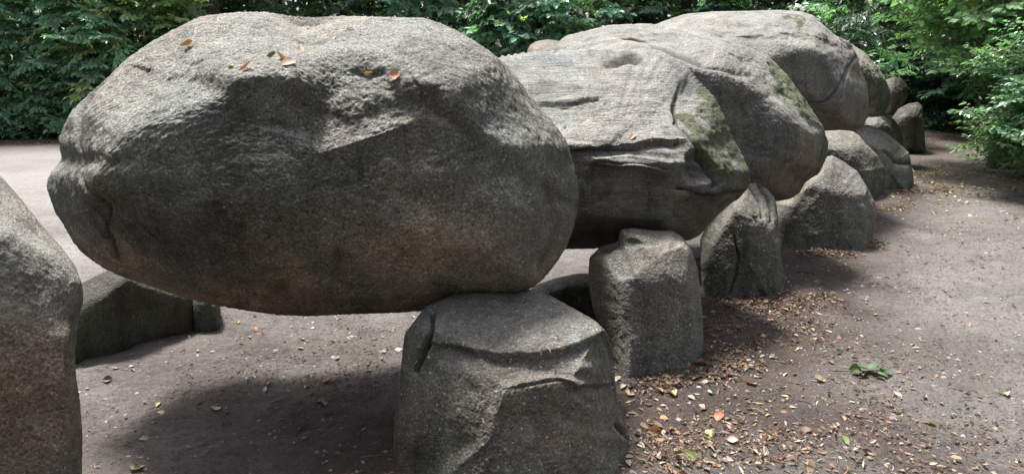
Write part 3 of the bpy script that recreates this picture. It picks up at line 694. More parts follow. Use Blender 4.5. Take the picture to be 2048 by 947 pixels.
def branch_mesh(kind, seed):
    r = np.random.RandomState(seed); a = Acc()
    L = 1.0
    cfg = {'compound': dict(sub=7, sl=.42, step=.085, size=.14, wd=.26, droop=.35, spread=50),
           'flat': dict(sub=9, sl=.45, step=.068, size=.112, wd=.33, droop=.22, spread=48),
           'fine': dict(sub=10, sl=.34, step=.05, size=.075, wd=.30, droop=.15, spread=55),
           'big': dict(sub=7, sl=.38, step=.12, size=.19, wd=.38, droop=.4, spread=55)}[kind]
    def curve(p0, d0, ln, n, droop):
        pts = [np.array(p0)]; d = np.array(d0, float); wob = r.normal(0, .06, 3)
        for i in range(n):
            d = d + wob / n * 2 + np.array([0, 0, -droop / n]); d /= np.linalg.norm(d)
            pts.append(pts[-1] + d * ln / n)
        return np.array(pts)
    main = curve((0, 0, 0), (1, 0, .15), L, 8, cfg['droop'])
    V, F = tube_arrays(main, .011, .003, 3); a.add(V, F, None, 1)
    tw = [(main, .25)]
    for k in range(cfg['sub']):
        t = .15 + .8 * k / cfg['sub']; i = t * 8; i0 = min(int(i), 7); p = main[i0] + (main[i0 + 1] - main[i0]) * (i - i0)
        sgn = 1 if k % 2 else -1; an = R(cfg['spread'] + r.uniform(-12, 12)) * sgn
        ln = cfg['sl'] * (1.1 - .7 * t) * r.uniform(.75, 1.2)
        pts = curve(p, (math.cos(an), math.sin(an), r.uniform(-.15, .25)), ln, 4, cfg['droop'] * .7)
        V, F = tube_arrays(pts, .005, .002, 3); a.add(V, F, None, 1)
        tw.append((pts, .1))
    pos = []; tip = []; up = []; sz = []; tn = []
    for pts, start in tw:
        seg = np.linalg.norm(np.diff(pts, axis=0), axis=1); cum = np.append(0, np.cumsum(seg)); tot = cum[-1]
        s = start * tot + .02; k = 0
        while s <= tot:
            p = np.array([np.interp(s, cum, pts[:, c]) for c in range(3)])
            i = min(np.searchsorted(cum, s), len(pts) - 1); d = pts[i] - pts[max(i - 1, 0)]; d = d / max(np.linalg.norm(d), 1e-6)
            side = np.cross([0, 0, 1], d); side /= max(np.linalg.norm(side), 1e-6)
            for sg in ((1, -1) if kind in ('compound', 'big') else ((1,) if k % 2 else (-1,))):
                ls = cfg['size'] * r.uniform(.65, 1.2)
                pos.append(p); tip.append(d * .75 + side * sg * .8 + np.array([0, 0, r.uniform(-.55, .05)]) + r.normal(0, .12, 3))
                up.append(np.array([1.0, 0, 1]) + r.normal(0, .35, 3)); sz.append(ls)
                v = r.uniform(.7, 1.25); yl = r.uniform(0, 1) ** 3
                tn.append((v * (1 + .45 * yl), v * (1 + .1 * yl), v * (1 - .2 * yl)))
            s += cfg['step'] * r.uniform(.75, 1.25); k += 1
        pos.append(pts[-1]); tip.append(pts[-1] - pts[-2]); up.append(np.array([0, 0, 1]) + r.normal(0, .2, 3)); sz.append(cfg['size'] * 1.1); tn.append((1.1, 1.15, 1))
    V, F, T = leaves(np.array(pos), np.array(tip), np.array(up), np.array(sz), leaf_tpl(cfg['wd']), np.array(tn))
    a.add(V, F, T, 0)
    return a.mesh('leafy_branch', [M_LEAF, M_TWIG])
BR = {k: [branch_mesh(k, 100 * i + s) for s in range(5)] for i, k in enumerate(('compound', 'flat', 'fine', 'big'))}

def put_branch(root, kind, p, d, scale, col, roll=0.0):
    me = rnd.choice(BR[kind])
    o = bpy.data.objects.new('leafy_branch', me); C.objects.link(o); o.parent = root
    d = Vector(d).normalized()
    up = Vector((0, 0, 1)); y = up.cross(d)
    if y.length < 0.05: y = Vector((1, 0, 0)).cross(d)
    y.normalize(); z = d.cross(y)
    m = Matrix((d, y, z)).transposed().to_4x4() @ Matrix.Rotation(roll, 4, 'X')
    o.rotation_euler = m.to_euler(); o.scale = (scale, scale, scale)
    o.location = Vector(p) - root.location
    o.color = (*col, 1)
    return o
def stem(root, name, pts, r0, r1, mat=None, k=6):
    V, F = tube_arrays(np.array(pts) - np.array(root.location), r0, r1, k)
    me = np_mesh(name, V, F, [mat or M_BARK], True)
    return link(name, me, root)
def jit(c, a=.18):
    v = rnd.uniform(1 - a, 1 + a); return tuple(x * v * rnd.uniform(.94, 1.06) for x in c)
def plant(name, label, cat, base, rad, z0, z1, n, kind, col, scale=1.0, face=0.75, stems=6, trunk=None, group=None, col2=None, hang=0.0, prune=False):
    """a shrub or tree: trunk or stems, and leafy branches reaching out of the crown volume"""
    bx, by = base
    root = empty(name, (bx, by, 0)); tag(root, label, cat, group)
    to_cam = math.atan2(-by, -bx)
    if trunk:
        r0, th, lean = trunk
        pts = [(bx + lean[0] * t + .08 * math.sin(5 * t + bx), by + lean[1] * t + .06 * math.cos(4 * t), -.1 + th * t) for t in np.linspace(0, 1, 12)]
        V, F = tube_arrays(np.array(pts) - np.array(root.location), np.linspace(r0, r0 * .4, 12) + np.append([r0 * .35, r0 * .1], np.zeros(10)), 0, 14)
        V += (V - np.array([0, 0, 0])) * 0 + (fbm(V * np.array([6, 6, 1.2]), 2, 5) * r0 * .06)[:, None] * np.array([1, 1, 0])
        link('trunk', np_mesh('trunk', V, F, [M_BARK], True), root)
        for k in range(5):
            t = rnd.uniform(.45, .95); p = np.array(pts[int(t * 11)]); a_ = rnd.uniform(0, 6.28)
            e = p + np.array([math.cos(a_) * rad[0] * .6, math.sin(a_) * rad[1] * .6, rnd.uniform(.3, 1.2)])
            stem(root, 'limb', [p, p + (e - p) * .5 + np.array([0, 0, .2]), e], r0 * .3, r0 * .08)
    for k in range(stems):
        a_ = rnd.uniform(0, 6.28); rr = rnd.uniform(0.1, .7)
        p = np.array([bx + rad[0] * rr * .7 * math.cos(a_), by + rad[1] * rr * .7 * math.sin(a_), -.05])
        hh = rnd.uniform(.6, .95) * z1
        e = p + np.array([rnd.uniform(-.5, .5) * rad[0], rnd.uniform(-.5, .2) * rad[1], hh])
        m_ = (p + e) / 2 + np.array([rnd.uniform(-.2, .2), rnd.uniform(-.2, .2), .1])
        stem(root, 'stem', [p, (p + m_) / 2 + np.array([rnd.uniform(-.06, .06), 0, 0]), m_, (m_ + e) / 2, e], rnd.uniform(.014, .035), .007, M_TWIG, 5)
    for k in range(n):
        a_ = to_cam + rnd.gauss(0, 1) * 1.1 if rnd.random() < face else rnd.uniform(0, 6.28)
        t = rnd.random(); z = z0 + (z1 - z0) * t
        prof = math.sqrt(max(0.05, 1 - ((t - .42) / .62) ** 2))
        rr = rnd.uniform(.35, .95) * prof
        p = (bx + rad[0] * rr * math.cos(a_) * .75, by + rad[1] * rr * math.sin(a_) * .75, z)
        d = (math.cos(a_ + rnd.uniform(-.5, .5)), math.sin(a_ + rnd.uniform(-.5, .5)), rnd.uniform(-.45, .35) - hang)
        if prune and not clear_view(p, Vector(d).normalized(), scale): continue
        c = col2 if (col2 and rnd.random() < .3) else col
        put_branch(root, kind, p, d, scale * rnd.uniform(.75, 1.25), jit(c), rnd.uniform(-.5, .5))
    return root
def clear_view(p, d, s):
    e = np.array([[p[0], p[1], p[2]], [p[0] + d[0] * s * .6, p[1] + d[1] * s * .6, p[2] + d[2] * s * .6 - .1 * s], [p[0] + d[0] * s, p[1] + d[1] * s, p[2] + d[2] * s - .3 * s]])
    x, y = project(e)
    lim = np.interp(x, [1650, 1700, 1750, 1800, 1850, 1960, 1961, 2300], [-60, 40, 110, 135, 165, 200, 900, 900])
    if (y > 205).any():
        xl = np.interp(y, [0, 150, 200, 240, 270, 300, 340, 375, 390, 500], [1700, 1900, 1955, 1965, 1930, 1915, 1935, 1990, 2100, 3000])
        return bool((x > xl).all())
    return bool((y < lim).all())
def X(px, Y): return (px - 1024) / 1480 * .985 * Y

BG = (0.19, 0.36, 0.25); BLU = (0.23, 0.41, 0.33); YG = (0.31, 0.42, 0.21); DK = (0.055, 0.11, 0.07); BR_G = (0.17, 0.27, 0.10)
HG = 'shrubs of the hedge at the edge of the clearing'
for px, Y, lab, c, c2, k in ((-120, 17.3, 'tall shrub at the outer end of the hedge, cut by the picture edge', BG, YG, 'compound'),
        (20, 17.2, 'leafy shrub with green drooping sprays and brown twigs low down', BG, BLU, 'compound'),
        (120, 17.6, 'blue-green shrub with large leaves standing in the middle of the hedge', BLU, BG, 'compound'),
        (215, 17.4, 'open twiggy shrub with yellowish leaves between blue-green ones', BG, YG, 'compound'),
        (310, 18.0, 'shrub with yellow-green sprays nearest the huge capstone', BR_G, YG, 'compound')):
    plant('shrub', lab, 'shrub', (X(px, Y), Y), (1.25, 1.1), .35, 3.9, 150, k, c, .85, .85, 24, None, HG, c2)
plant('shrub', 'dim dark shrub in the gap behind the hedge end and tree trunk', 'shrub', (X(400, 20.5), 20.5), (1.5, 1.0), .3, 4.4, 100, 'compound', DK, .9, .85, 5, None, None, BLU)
# trees beyond the clearing
TG = 'trees of the wood beyond the stones'
for px, Y, r0, lab, c, c2, k in (
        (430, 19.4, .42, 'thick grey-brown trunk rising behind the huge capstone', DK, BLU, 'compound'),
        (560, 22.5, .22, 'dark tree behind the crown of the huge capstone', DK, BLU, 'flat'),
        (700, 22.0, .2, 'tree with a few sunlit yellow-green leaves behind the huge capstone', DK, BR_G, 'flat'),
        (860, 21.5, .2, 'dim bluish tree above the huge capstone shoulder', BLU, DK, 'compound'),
        (1230, 22.0, .18, 'tree with thin trunk against bright yellow-green light', DK, YG, 'flat'),  # backlight put into the yellow-green second leaf colour
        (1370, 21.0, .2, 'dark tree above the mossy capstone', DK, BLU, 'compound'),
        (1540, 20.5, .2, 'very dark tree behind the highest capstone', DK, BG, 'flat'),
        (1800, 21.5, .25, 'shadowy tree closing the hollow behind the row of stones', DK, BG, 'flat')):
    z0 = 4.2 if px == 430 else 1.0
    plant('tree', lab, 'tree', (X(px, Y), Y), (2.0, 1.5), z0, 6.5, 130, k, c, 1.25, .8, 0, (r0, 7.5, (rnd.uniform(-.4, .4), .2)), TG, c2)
plant('shrub', 'blue-green big-leaved bush between the huge capstone and the layered slab', 'shrub', (X(1040, 18.5), 18.5), (1.7, 1.0), .3, 3.6, 130, 'big', (0.11, 0.2, 0.145), .8, .85, 6, None, None, BLU)
plant('shrub', 'dusky bush with broad leaves behind the pinkish stone end', 'shrub', (X(1150, 19), 19.2), (1.2, .9), .3, 3.4, 80, 'big', (0.09, 0.17, 0.12), .8, .85, 5, None, None, BLU)
plant('shrub', 'small pale bluish bush just over the highest capstone', 'shrub', (X(1680, 16), 16), (1.0, .8), .3, 3.0, 80, 'compound', (0.055, 0.11, 0.075), .8, .85, 5, None, None, BG)
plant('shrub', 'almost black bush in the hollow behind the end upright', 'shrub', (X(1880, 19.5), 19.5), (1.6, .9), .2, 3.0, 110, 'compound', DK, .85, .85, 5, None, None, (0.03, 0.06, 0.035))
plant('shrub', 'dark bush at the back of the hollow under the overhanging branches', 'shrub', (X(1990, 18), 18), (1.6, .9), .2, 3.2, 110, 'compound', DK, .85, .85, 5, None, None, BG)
# overhanging tree and bush on the far side of the path
plant('overhanging_tree', 'bright green tree hanging its flat sprays over the path and end stones', 'tree', (X(2060, 11.8), 12.2), (3.0, 1.9), 1.3, 5.2, 420, 'flat', (0.17, 0.32, 0.15), .95, .8, 0, (.2, 5.5, (-.5, -.3)), None, (0.22, 0.40, 0.18), .25, prune=True)
plant('overhanging_tree', 'green tree behind the sprays hanging over the path', 'tree', (X(2080, 16.5), 17.0), (3.0, 1.6), 1.5, 5.5, 260, 'flat', (0.09, 0.17, 0.08), 1.0, .8, 0, (.18, 6, (.3, .2)), None, BG, .15, prune=True)
plant('shrub', 'glossy small-leaved bush reaching down to the path, beside its bend', 'shrub', (X(2060, 11.8), 12.0), (1.5, 1.4), .0, 2.2, 430, 'fine', (0.15, 0.26, 0.14), .8, .9, 0, None, None, (0.22, 0.34, 0.17), prune=True)
plant('shrub', 'leafy bush cut by the picture edge where the path is widest', 'shrub', (X(2120, 9.9), 10.1), (1.2, 1.0), .0, 2.0, 380, 'fine', (0.14, 0.25, 0.12), .8, .9, 0, None, None, BG, prune=True)

# the wood all round the clearing: reads as one mass
def woodland():
    n = 80000
    a = rs.uniform(0, 2 * math.pi, n)
    behind = np.clip(-np.sin(a), 0, 1)
    r = 25 + rs.uniform(0, 6, n) - behind * 8
    z = rs.uniform(0, 1, n) ** 1.15 * (9 + 3 * np.sin(a * 7) + 2 * behind)
    pos = np.stack([r * np.cos(a), r * np.sin(a), z + .2], 1)
    keep = fbm(pos * .45, 2, 9) > -.42
    keep |= rs.uniform(0, 1, n) < .35
    pos = pos[keep]; n = len(pos)
    inward = -pos * np.array([1, 1, 0]); inward /= np.linalg.norm(inward, axis=1)[:, None]
    tip = inward * .5 + rs.normal(0, .6, (n, 3)) + np.array([0, 0, -.4])
    up = np.array([0, 0, 1]) + inward * .7 + rs.normal(0, .35, (n, 3))
    v = rs.uniform(.5, 1.4, (n, 1)) * np.array([[1, 1, 1]]) * (1 + .3 * rs.uniform(-1, 1, (n, 3)) * np.array([1, .3, .6]))
    V, F, T = leaves(pos, tip, up, rs.uniform(.3, .62, n), leaf_tpl(.34), v)
    a_ = Acc(); a_.add(V, F, T)
    for k in range(90):
        an = rnd.uniform(0, 6.28); rr = 24.5 + rnd.uniform(0, 5) - 7.5 * max(0, -math.sin(an)); x, y = rr * math.cos(an), rr * math.sin(an)
        V, F = tube_arrays([(x, y, -.1), (x + rnd.uniform(-.2, .2), y, 3), (x + rnd.uniform(-.4, .4), y, 9)], rnd.uniform(.08, .22), .06, 7)
        a_.add(V, F, None, 1)
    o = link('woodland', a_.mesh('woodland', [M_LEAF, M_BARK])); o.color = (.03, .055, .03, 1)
    tag(o, 'dense shady wood closing off the clearing on every side', 'woodland', kind='stuff')
woodland()

def ground_cover(name, label, cells, n, size, col):
    P = []
    while len(P) < n:
        (px, Y, rx, ry) = rnd.choice(cells)
        x = X(px, Y) + rnd.gauss(0, rx); y = Y + rnd.gauss(0, ry); P.append((x, y, 0))
    P = np.array(P, float); P[:, 2] = ground_h(P[:, 0], P[:, 1]) + rs.uniform(.01, .22, n) * (size / .07)
    tip = rs.normal(0, 1, (n, 3)) * np.array([1, 1, .3]); up = np.array([0, -.3, 1]) + rs.normal(0, .3, (n, 3))
    v = rs.uniform(.6, 1.4, (n, 1)) * np.ones((1, 3))
    V, F, T = leaves(P, tip, up, rs.uniform(.6, 1.3, n) * size, leaf_tpl(.36), v)
    a_ = Acc(); a_.add(V, F, T)
    o = link(name, a_.mesh(name, [M_LEAF])); o.color = (*col, 1); tag(o, label, 'ground cover', kind='stuff')
ground_cover('ivy_ground_cover', 'low ivy carpet along the foot of the hedge', [(p, 16.7, 1.0, .35) for p in range(-150, 380, 60)], 7000, .085, (.05, .10, .06))
ground_cover('ground_cover', 'low green plants at the foot of the wood behind the end upright', [(p, 18.2, .8, .35) for p in range(1830, 2060, 40)], 4000, .08, (.075, .14, .05))

# ------------------------------------------------------------------ litter
OR = (0.42, 0.20, 0.10); TAN = (0.36, 0.25, 0.17); YEL = (0.52, 0.45, 0.20); PAL = (0.45, 0.39, 0.31); BRN = (0.17, 0.10, 0.07); GRN = (0.16, 0.26, 0.06); GRY = (0.42, 0.42, 0.38)
def dry_leaf_mesh(kind, seed):
    r = np.random.RandomState(seed)
    # an outline with lobes, a raised midrib and curled margins
    n = 7; xs = np.linspace(0, 1, n)
    prof = np.sin(np.pi * xs ** .8) ** .8 * {'oval': .30, 'broad': .42, 'narrow': .17}[kind]
    prof[0] = prof[-1] = 0.004
    prof *= 1 + r.uniform(-.18, .18, n)
    curl = r.uniform(.1, .9); bend = r.uniform(-.4, .5)
    V = []
    for i, x in enumerate(xs):
        zc = bend * (x - .5) ** 2 * 1.6 + .03
        for s in (-1, -.5, 0, .5, 1):
            V.append((x - .5, s * prof[i] * (1 - .25 * curl * abs(s)), zc + curl * prof[i] * (s * s) * .9 + r.uniform(-.012, .012)))
    V = np.array(V); F = []
    for i in range(n - 1):
        for j in range(4): F.append((i * 5 + j, (i + 1) * 5 + j, (i + 1) * 5 + j + 1, i * 5 + j + 1))
    T = np.ones((len(V), 3)) * r.uniform(.8, 1.15, (len(V), 1))
    a_ = Acc(); a_.add(V, np.array(F), T)
    V, F = tube_arrays([(-.5, 0, .05), (-.62, .03, .05), (-.8, .02, .02)], .012, .008, 3); a_.add(V, F, np.ones((len(V), 3)) * .7)
    return a_.mesh('fallen_leaf', [M_DRY], True)
DL = {k: [dry_leaf_mesh(k, 10 * i + s) for s in range(5)] for i, k in enumerate(('oval', 'broad', 'narrow'))}
bpy.context.view_layer.update()
dg = bpy.context.evaluated_depsgraph_get()
CN = {OR: 'orange', TAN: 'tan', YEL: 'yellow', PAL: 'pale cream', BRN: 'dark brown', GRN: 'green', GRY: 'grey'}
def hit(px, py):
    d = ray(px, py)
    ok, loc, nrm, i, o, m = sc.ray_cast(dg, Vector(CAMP), Vector(d))
    return (loc, nrm, o) if ok else None
def fallen(loc, nrm, size, kind, col, label, group, yaw=None, tilt=.25):
    o = bpy.data.objects.new('fallen_leaf', rnd.choice(DL[kind])); C.objects.link(o)
    n = (Vector(nrm) + Vector((rnd.gauss(0, tilt), rnd.gauss(0, tilt), 0))).normalized()
    q = n.to_track_quat('Z', 'Y').to_matrix().to_4x4() @ Matrix.Rotation(rnd.uniform(0, 6.28) if yaw is None else yaw, 4, 'Z')
    o.rotation_euler = q.to_euler(); o.scale = (size,) * 3; o.location = Vector(loc) + n * .004
    o.color = (*jit(col, .12), 1); tag(o, label, 'leaf', group)
    return o
on_rock = [(375,92,.10,'oval',OR,'faded orange leaf alone near the rim of the huge capstone top'), (462,133,.06,'oval',YEL,'small yellow leaf beside the flat orange one on the huge capstone'),
    (492,138,.14,'narrow',OR,'long flat orange leaf on the front rim of the huge capstone'), (576,128,.11,'broad',TAN,'large upturned tan leaf standing highest on the huge capstone'),
    (560,118,.10,'oval',OR,'orange leaf lying against the large upturned tan leaf'), (600,100,.09,'oval',OR,'orange leaf behind the large upturned tan leaf'),
    (668,78,.07,'oval',TAN,'little tan leaf at the back of the huge capstone top'), (700,60,.07,'oval',OR,'small orange leaf farthest back on the huge capstone'), (615,57,.06,'oval',TAN,'tiny tan leaf in the dip of the huge capstone top'),
    (738,146,.08,'oval',OR,'orange leaf in a dark hollow of the huge capstone'), (790,152,.09,'broad',OR,'bright orange leaf nearest the peak of the huge capstone'),
    (545,112,.07,'oval',BRN,'brown leaf fragment beside the orange leaves on the huge capstone'),
    (1265,275,.09,'oval',TAN,'pale tan leaf on the ledge of the layered slab'), (1305,277,.05,'oval',OR,'small reddish leaf on the ledge of the layered slab'),
    (1108,604,.06,'oval',GRN,'small green leaf on the back of the broad speckled upright'), (1125,693,.07,'narrow',OR,'orange leaf in the hollow top of the broad speckled upright'),
    (1095,698,.06,'narrow',PAL,'pale curled leaf beside the orange one on the broad speckled upright'), (1080,703,.06,'oval',TAN,'tan crumpled leaf in the hollow top of the broad speckled upright'), (1030,706,.05,'narrow',BRN,'brown scrap of leaf along the crack of the broad speckled upright')]
for x, y, s, k, c, lab in on_rock:
    h_ = hit(x, y)
    if h_: fallen(h_[0], h_[1], s * .68, k, c, lab, 'fallen leaves lying on the stones', tilt=.3)
on_soil = [(1258,787,.09,'broad',YEL,'yellow round leaf at the foot of the smooth grey upright'), (1343,787,.10,'broad',YEL,'large pale yellow leaf before the smooth grey upright'),
    (1500,768,.10,'broad',OR,'orange leaf standing up beside the cut green leaf'), (1640,760,.10,'broad',TAN,'tan crumpled leaf beside the fallen green sprig'), (1310,865,.12,'broad',OR,'crumpled bright orange leaf near the broad speckled upright'),
    (1440,835,.10,'broad',OR,'orange-tan leaf in the middle of the litter'), (1420,868,.09,'oval',YEL,'light yellow leaf next to the orange-tan leaf'), (1690,882,.09,'oval',GRN,'pale green leaf low on the path'),
    (1380,913,.12,'oval',GRN,'green leaf at the bottom edge among brown litter'), (1340,905,.08,'narrow',GRN,'dark green narrow leaf at the bottom edge'), (1375,727,.06,'oval',TAN,'tan leaf against the foot of the smooth grey upright'),
    (1490,728,.07,'narrow',OR,'orange slip of leaf beside the shadow of the smooth grey upright'), (1530,606,.08,'oval',YEL,'upright golden leaf at the foot of the ribbed dark upright'), (2010,790,.10,'broad',GRY,'grey torn leaf far out on the path'),
    (1545,716,.09,'broad',GRY,'greyish white crumpled leaf in the litter'), (1420,786,.07,'broad',GRY,'greyish leaf before the smooth grey upright'), (1860,848,.09,'broad',PAL,'pale leaf cluster piece on the sandy path'),
    (1615,900,.10,'narrow',PAL,'cream leaf lying flat at the bottom of the path'), (1730,905,.08,'oval',BRN,'brown leaf low on the sandy path'), (653,764,.08,'broad',OR,'upright orange leaf in the shade under the huge capstone'),
    (600,697,.06,'oval',OR,'orange leaf on the lit sand under the huge capstone'), (511,660,.08,'oval',OR,'orange leaf farthest back under the huge capstone'), (768,702,.06,'oval',TAN,'tan leaf next to the cracked side of the broad speckled upright'),
    (700,668,.06,'narrow',PAL,'pale leaf on the lit sand under the huge capstone'), (323,825,.06,'oval',YEL,'small yellowish leaf in front of the low dark leaning stone'), (290,878,.08,'oval',TAN,'tan curled leaf near the tall brown upright'),
    (265,940,.13,'broad',PAL,'large pale leaf at the bottom beside the tall brown upright'), (648,808,.08,'broad',GRY,'grey leaf in the deep shade beside the broad speckled upright'), (1400,728,.10,'broad',BRN,'brown crumpled leaf touching the smooth grey upright'),
    (1570,848,.06,'narrow',PAL,'cream sliver leaf in the middle of the litter'), (700,670,.04,'oval',BRN,'dark scrap on the lit sand')]
for x, y, s, k, c, lab in on_soil[:-1]:
    h_ = hit(x, y)
    if h_: fallen(h_[0], h_[1], s * .75, k, c, lab, 'fallen leaves lying on the ground', tilt=.4)
# sprig of green leaves on the path
def sprig():
    loc = hit(1735, 748)[0]
    root = empty('fallen_sprig', loc); tag(root, 'small fallen sprig of fresh green lobed leaves lying on the sandy path', 'sprig')
    V, F = tube_arrays([(-.22, .03, .012), (-.08, .0, .02), (.04, -.01, .03), (.13, .01, .035)], .004, .002, 5)
    link('twig', np_mesh('twig', V, F, [M_TWIG], True), root)
    S_ = .62
    for (x, y, z, s, k, yaw, c) in ((-.09, .0, .045, .13, 'broad', 3.3, GRN), (-.03, .03, .06, .12, 'broad', 1.4, (.07, .16, .04)), (.04, .03, .055, .14, 'broad', .7, (.08, .2, .05)), (.10, .0, .05, .14, 'broad', .1, (.06, .15, .04)),
                                   (.07, -.05, .04, .11, 'broad', -.9, (.07, .17, .04)), (-.05, -.05, .04, .10, 'broad', -2.1, (.09, .2, .05)), (.02, -.03, .05, .1, 'oval', -1.5, (.2, .28, .1)), (.05, -.1, .02, .1, 'narrow', -1.1, PAL)):
        o = link('leaf', rnd.choice(DL[k]), root, (x * .9, y * .8, z * .5)); o.scale = (s * S_ * 1.1,) * 3; o.rotation_euler = (rnd.uniform(-.5, .5), rnd.uniform(-.5, .3), yaw); o.color = (c[0] * .7, c[1] * .62, c[2] * .8, 1)
sprig()
# random countable fallen leaves, nearest first
def scatter():
    zones = [('on the trodden path', (1.9, 3.8), (1.3, .9), 55), ('before the smooth grey upright', (1.05, 3.45), (.45, .3), 75), ('beside the ribbed dark upright', (1.75, 4.7), (.35, .45), 45),
             ('under the huge capstone', (-.6, 4.1), (.8, .7), 40), ('beside the leafy bush', (5.8, 9.8), (.8, 1.0), 35)]
    n = 0
    for where, c, sd, k in zones:
        m_ = 0; tries = 0
        while m_ < k and tries < 2000:
            tries += 1
            x = rnd.gauss(c[0], sd[0]); y = rnd.gauss(c[1], sd[1])
            if y < 2.9: continue
            d = Vector((x, y, 0.02)) - Vector(CAMP)
            ok, loc, nrm, i, o, mm = sc.ray_cast(dg, Vector(CAMP), d.normalized())
            if not ok or o.name.split('.')[0] != 'ground': continue
            col = rnd.choice([TAN, TAN, PAL, OR, BRN, BRN, BRN, PAL, YEL, GRY] if 'bush' not in where else [TAN, PAL, PAL, YEL])
            kind = rnd.choice(['oval', 'oval', 'broad', 'narrow', 'narrow'])
            shape = {'oval': 'oval', 'broad': 'broad curled', 'narrow': 'narrow rolled'}[kind]
            fallen(loc, nrm, rnd.uniform(.025, .062), kind, col, '%s %s fallen leaf %s' % (shape, CN[col], where), 'small %s %s leaves %s' % (shape, CN[col], where), tilt=.35)
            m_ += 1
scatter()
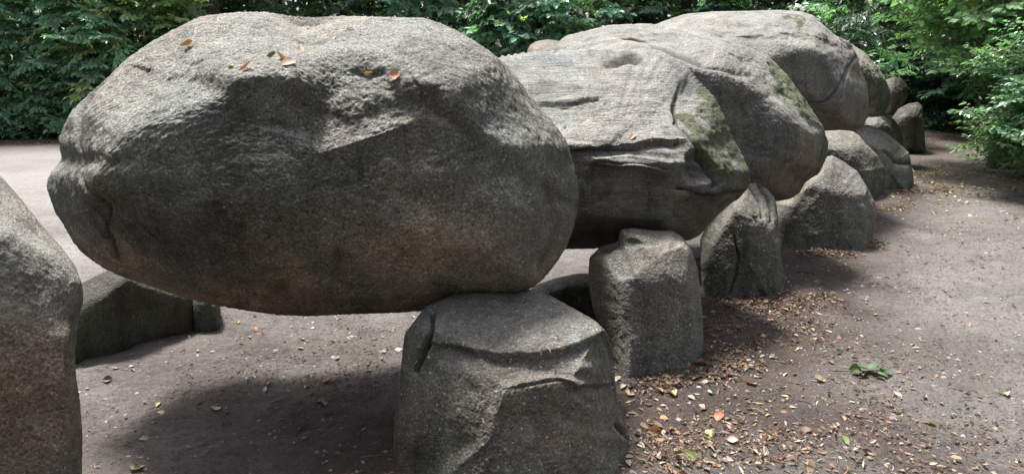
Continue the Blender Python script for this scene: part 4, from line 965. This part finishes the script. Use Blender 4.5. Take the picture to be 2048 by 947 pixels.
# crumbs of bark, husks and twigs: nobody could count them
def litter():
    a_ = Acc()
    def batch(n, cx, cy, sx, sy, size, cols, clump=True):
        x = rs.normal(cx, sx, n); y = rs.normal(cy, sy, n)
        P = np.stack([x, y, 0 * x], 1)
        keep = (y > 1.5)
        if clump: keep &= (fbm(P * 2.2, 3, 31) + rs.normal(0, .35, n)) > -.05
        x, y = x[keep], y[keep]; n = len(x)
        P = np.stack([x, y, 0 * x], 1)
        z = ground_h(x, y) + 0.006 * fbm(P * 7, 4, 60, 0.6)
        pos = np.stack([x, y, z + rs.uniform(.002, .010, n)], 1)
        tip = np.stack([rs.normal(0, 1, n), rs.normal(0, 1, n), rs.normal(0, .25, n)], 1)
        up = np.array([0, 0, 1]) + rs.normal(0, .45, (n, 3))
        c = np.array(cols)[rs.randint(0, len(cols), n)] * rs.uniform(.6, 1.2, (n, 1))
        half = rs.uniform(0, 1, n) < .65
        sz = rs.uniform(.35, 1.3, n) * size
        for m_, tpl in ((half, leaf_tpl(.10, .06, .1)), (~half, leaf_tpl(.26, .12, .05))):
            V, F, T = leaves(pos[m_], tip[m_], up[m_], sz[m_], tpl, c[m_]); a_.add(V, F, T)
    cols = [TAN, PAL, BRN, BRN, (.24, .16, .11), (0.08, .05, .035), (0.30, .17, .09), (.22, .14, .09)]
    batch(6500, 1.3, 3.4, .8, .5, .030, cols); batch(900, 1.1, 3.1, .5, .3, .045, [PAL, TAN, (.30, .17, .09), BRN]); batch(1600, 2.6, 4.3, 1.4, 1.1, .024, cols); batch(4500, 1.8, 5.0, .4, .6, .032, cols)
    batch(6000, -.7, 4.0, 1.0, .8, .026, [BRN, (0.08, .05, .035), TAN, (.22, .14, .09)]); batch(1800, 3.5, 6.4, 1.0, 1.2, .035, cols)
    batch(2500, 0, 6, 3.5, 3, .022, cols); batch(4500, X(1960, 11), 10.6, .9, 1.6, .06, [PAL, TAN, YEL, (.4, .33, .2)]); batch(3500, 4.9, 9.5, 1.2, 2.5, .035, cols)
    batch(3000, X(100, 15.6), 15.6, 2.6, .4, .06, [TAN, BRN, (.3, .2, .12)]); batch(1500, X(1900, 17), 16.8, 1.0, .6, .07, [TAN, OR, BRN])
    for k in range(260):                # thin dead twigs
        x, y = (rnd.gauss(1.4, .9), rnd.gauss(3.7, .8)) if k % 2 else (rnd.gauss(-.6, 1.0), rnd.gauss(3.9, .7))
        if y < 2.8: continue
        an = rnd.uniform(0, 3.14); ln = rnd.uniform(.03, .12); z = float(ground_h(np.array([x]), np.array([y]))[0]) + .008
        V, F = tube_arrays([(x, y, z), (x + ln * .5 * math.cos(an), y + ln * .5 * math.sin(an), z + .006), (x + ln * math.cos(an + .3), y + ln * math.sin(an + .3), z)], .0028, .0015, 4)
        a_.add(V, F, np.ones((len(V), 3)) * np.array(rnd.choice([(.10, .07, .05), (.22, .16, .11), (.05, .035, .03)])))
    for fx, fy, fr in FEET[:6]:      # drifts caught against the feet of the stones
        for k in range(14):
            an = rs.uniform(-2.2, .6); batch(60, fx + math.cos(an) * fr * .95, fy + math.sin(an) * fr * .95, .07, .05, .04, cols, False)
    batch(5000, 1.4, 3.5, 1.0, .8, .014, cols); batch(5000, -.4, 3.9, 1.2, .8, .014, [BRN, (0.08, .05, .035), TAN]); batch(3000, 2.9, 4.6, 1.5, 1.3, .015, cols)
    o = link('leaf_litter', a_.mesh('leaf_litter', [M_DRY])); o.color = (.85, .85, .85, 1)
    tag(o, 'crumbled leaves, husks and bark scraps strewn over the sand', 'leaf litter', kind='stuff')
litter()

def pebbles():
    n = 5200
    x = rs.uniform(-3.4, 5.4, n); y = 2.7 + rs.uniform(0, 1, n) ** 1.6 * 6.5
    P = np.stack([x, y, 0 * x], 1)
    z = ground_h(x, y) + 0.006 * fbm(P * 7, 4, 60, 0.6) + 0.008 * fbm(P * 2.6, 3, 160)
    r_ = rs.gamma(2.0, .0022, n) + .002
    O = np.array([[1, 0, 0], [-1, 0, 0], [0, 1, 0], [0, -1, 0], [0, 0, .7], [0, 0, -.5], [.7, .7, .3], [-.7, -.6, .35]], float)
    F = np.array([[0, 6, 4, 3], [6, 2, 1, 4], [1, 7, 3, 4], [1, 7, 3, 5], [0, 3, 5, 2], [2, 1, 5, 5]])[:5]
    a = rs.uniform(0, 6.28, n); c, s_ = np.cos(a), np.sin(a)
    Q = O[None] * (r_[:, None, None] * rs.uniform(.7, 1.3, (n, 1, 3)))
    V = np.stack([Q[..., 0] * c[:, None] - Q[..., 1] * s_[:, None], Q[..., 0] * s_[:, None] + Q[..., 1] * c[:, None], Q[..., 2]], -1) + np.stack([x, y, z], 1)[:, None]
    FF = F[None] + (np.arange(n) * 8)[:, None, None]
    me = np_mesh('pebbles', V.reshape(-1, 3), FF.reshape(-1, 4), [M_PEB], True)
    tag(link('pebbles', me), 'small pebbles and soil crumbs trodden into the sand', 'pebbles', kind='stuff')
M_PEB = simple_mat('pebble', (0.10, 0.085, 0.07), (0.33, 0.30, 0.27), 14, bump=0.2)
pebbles()
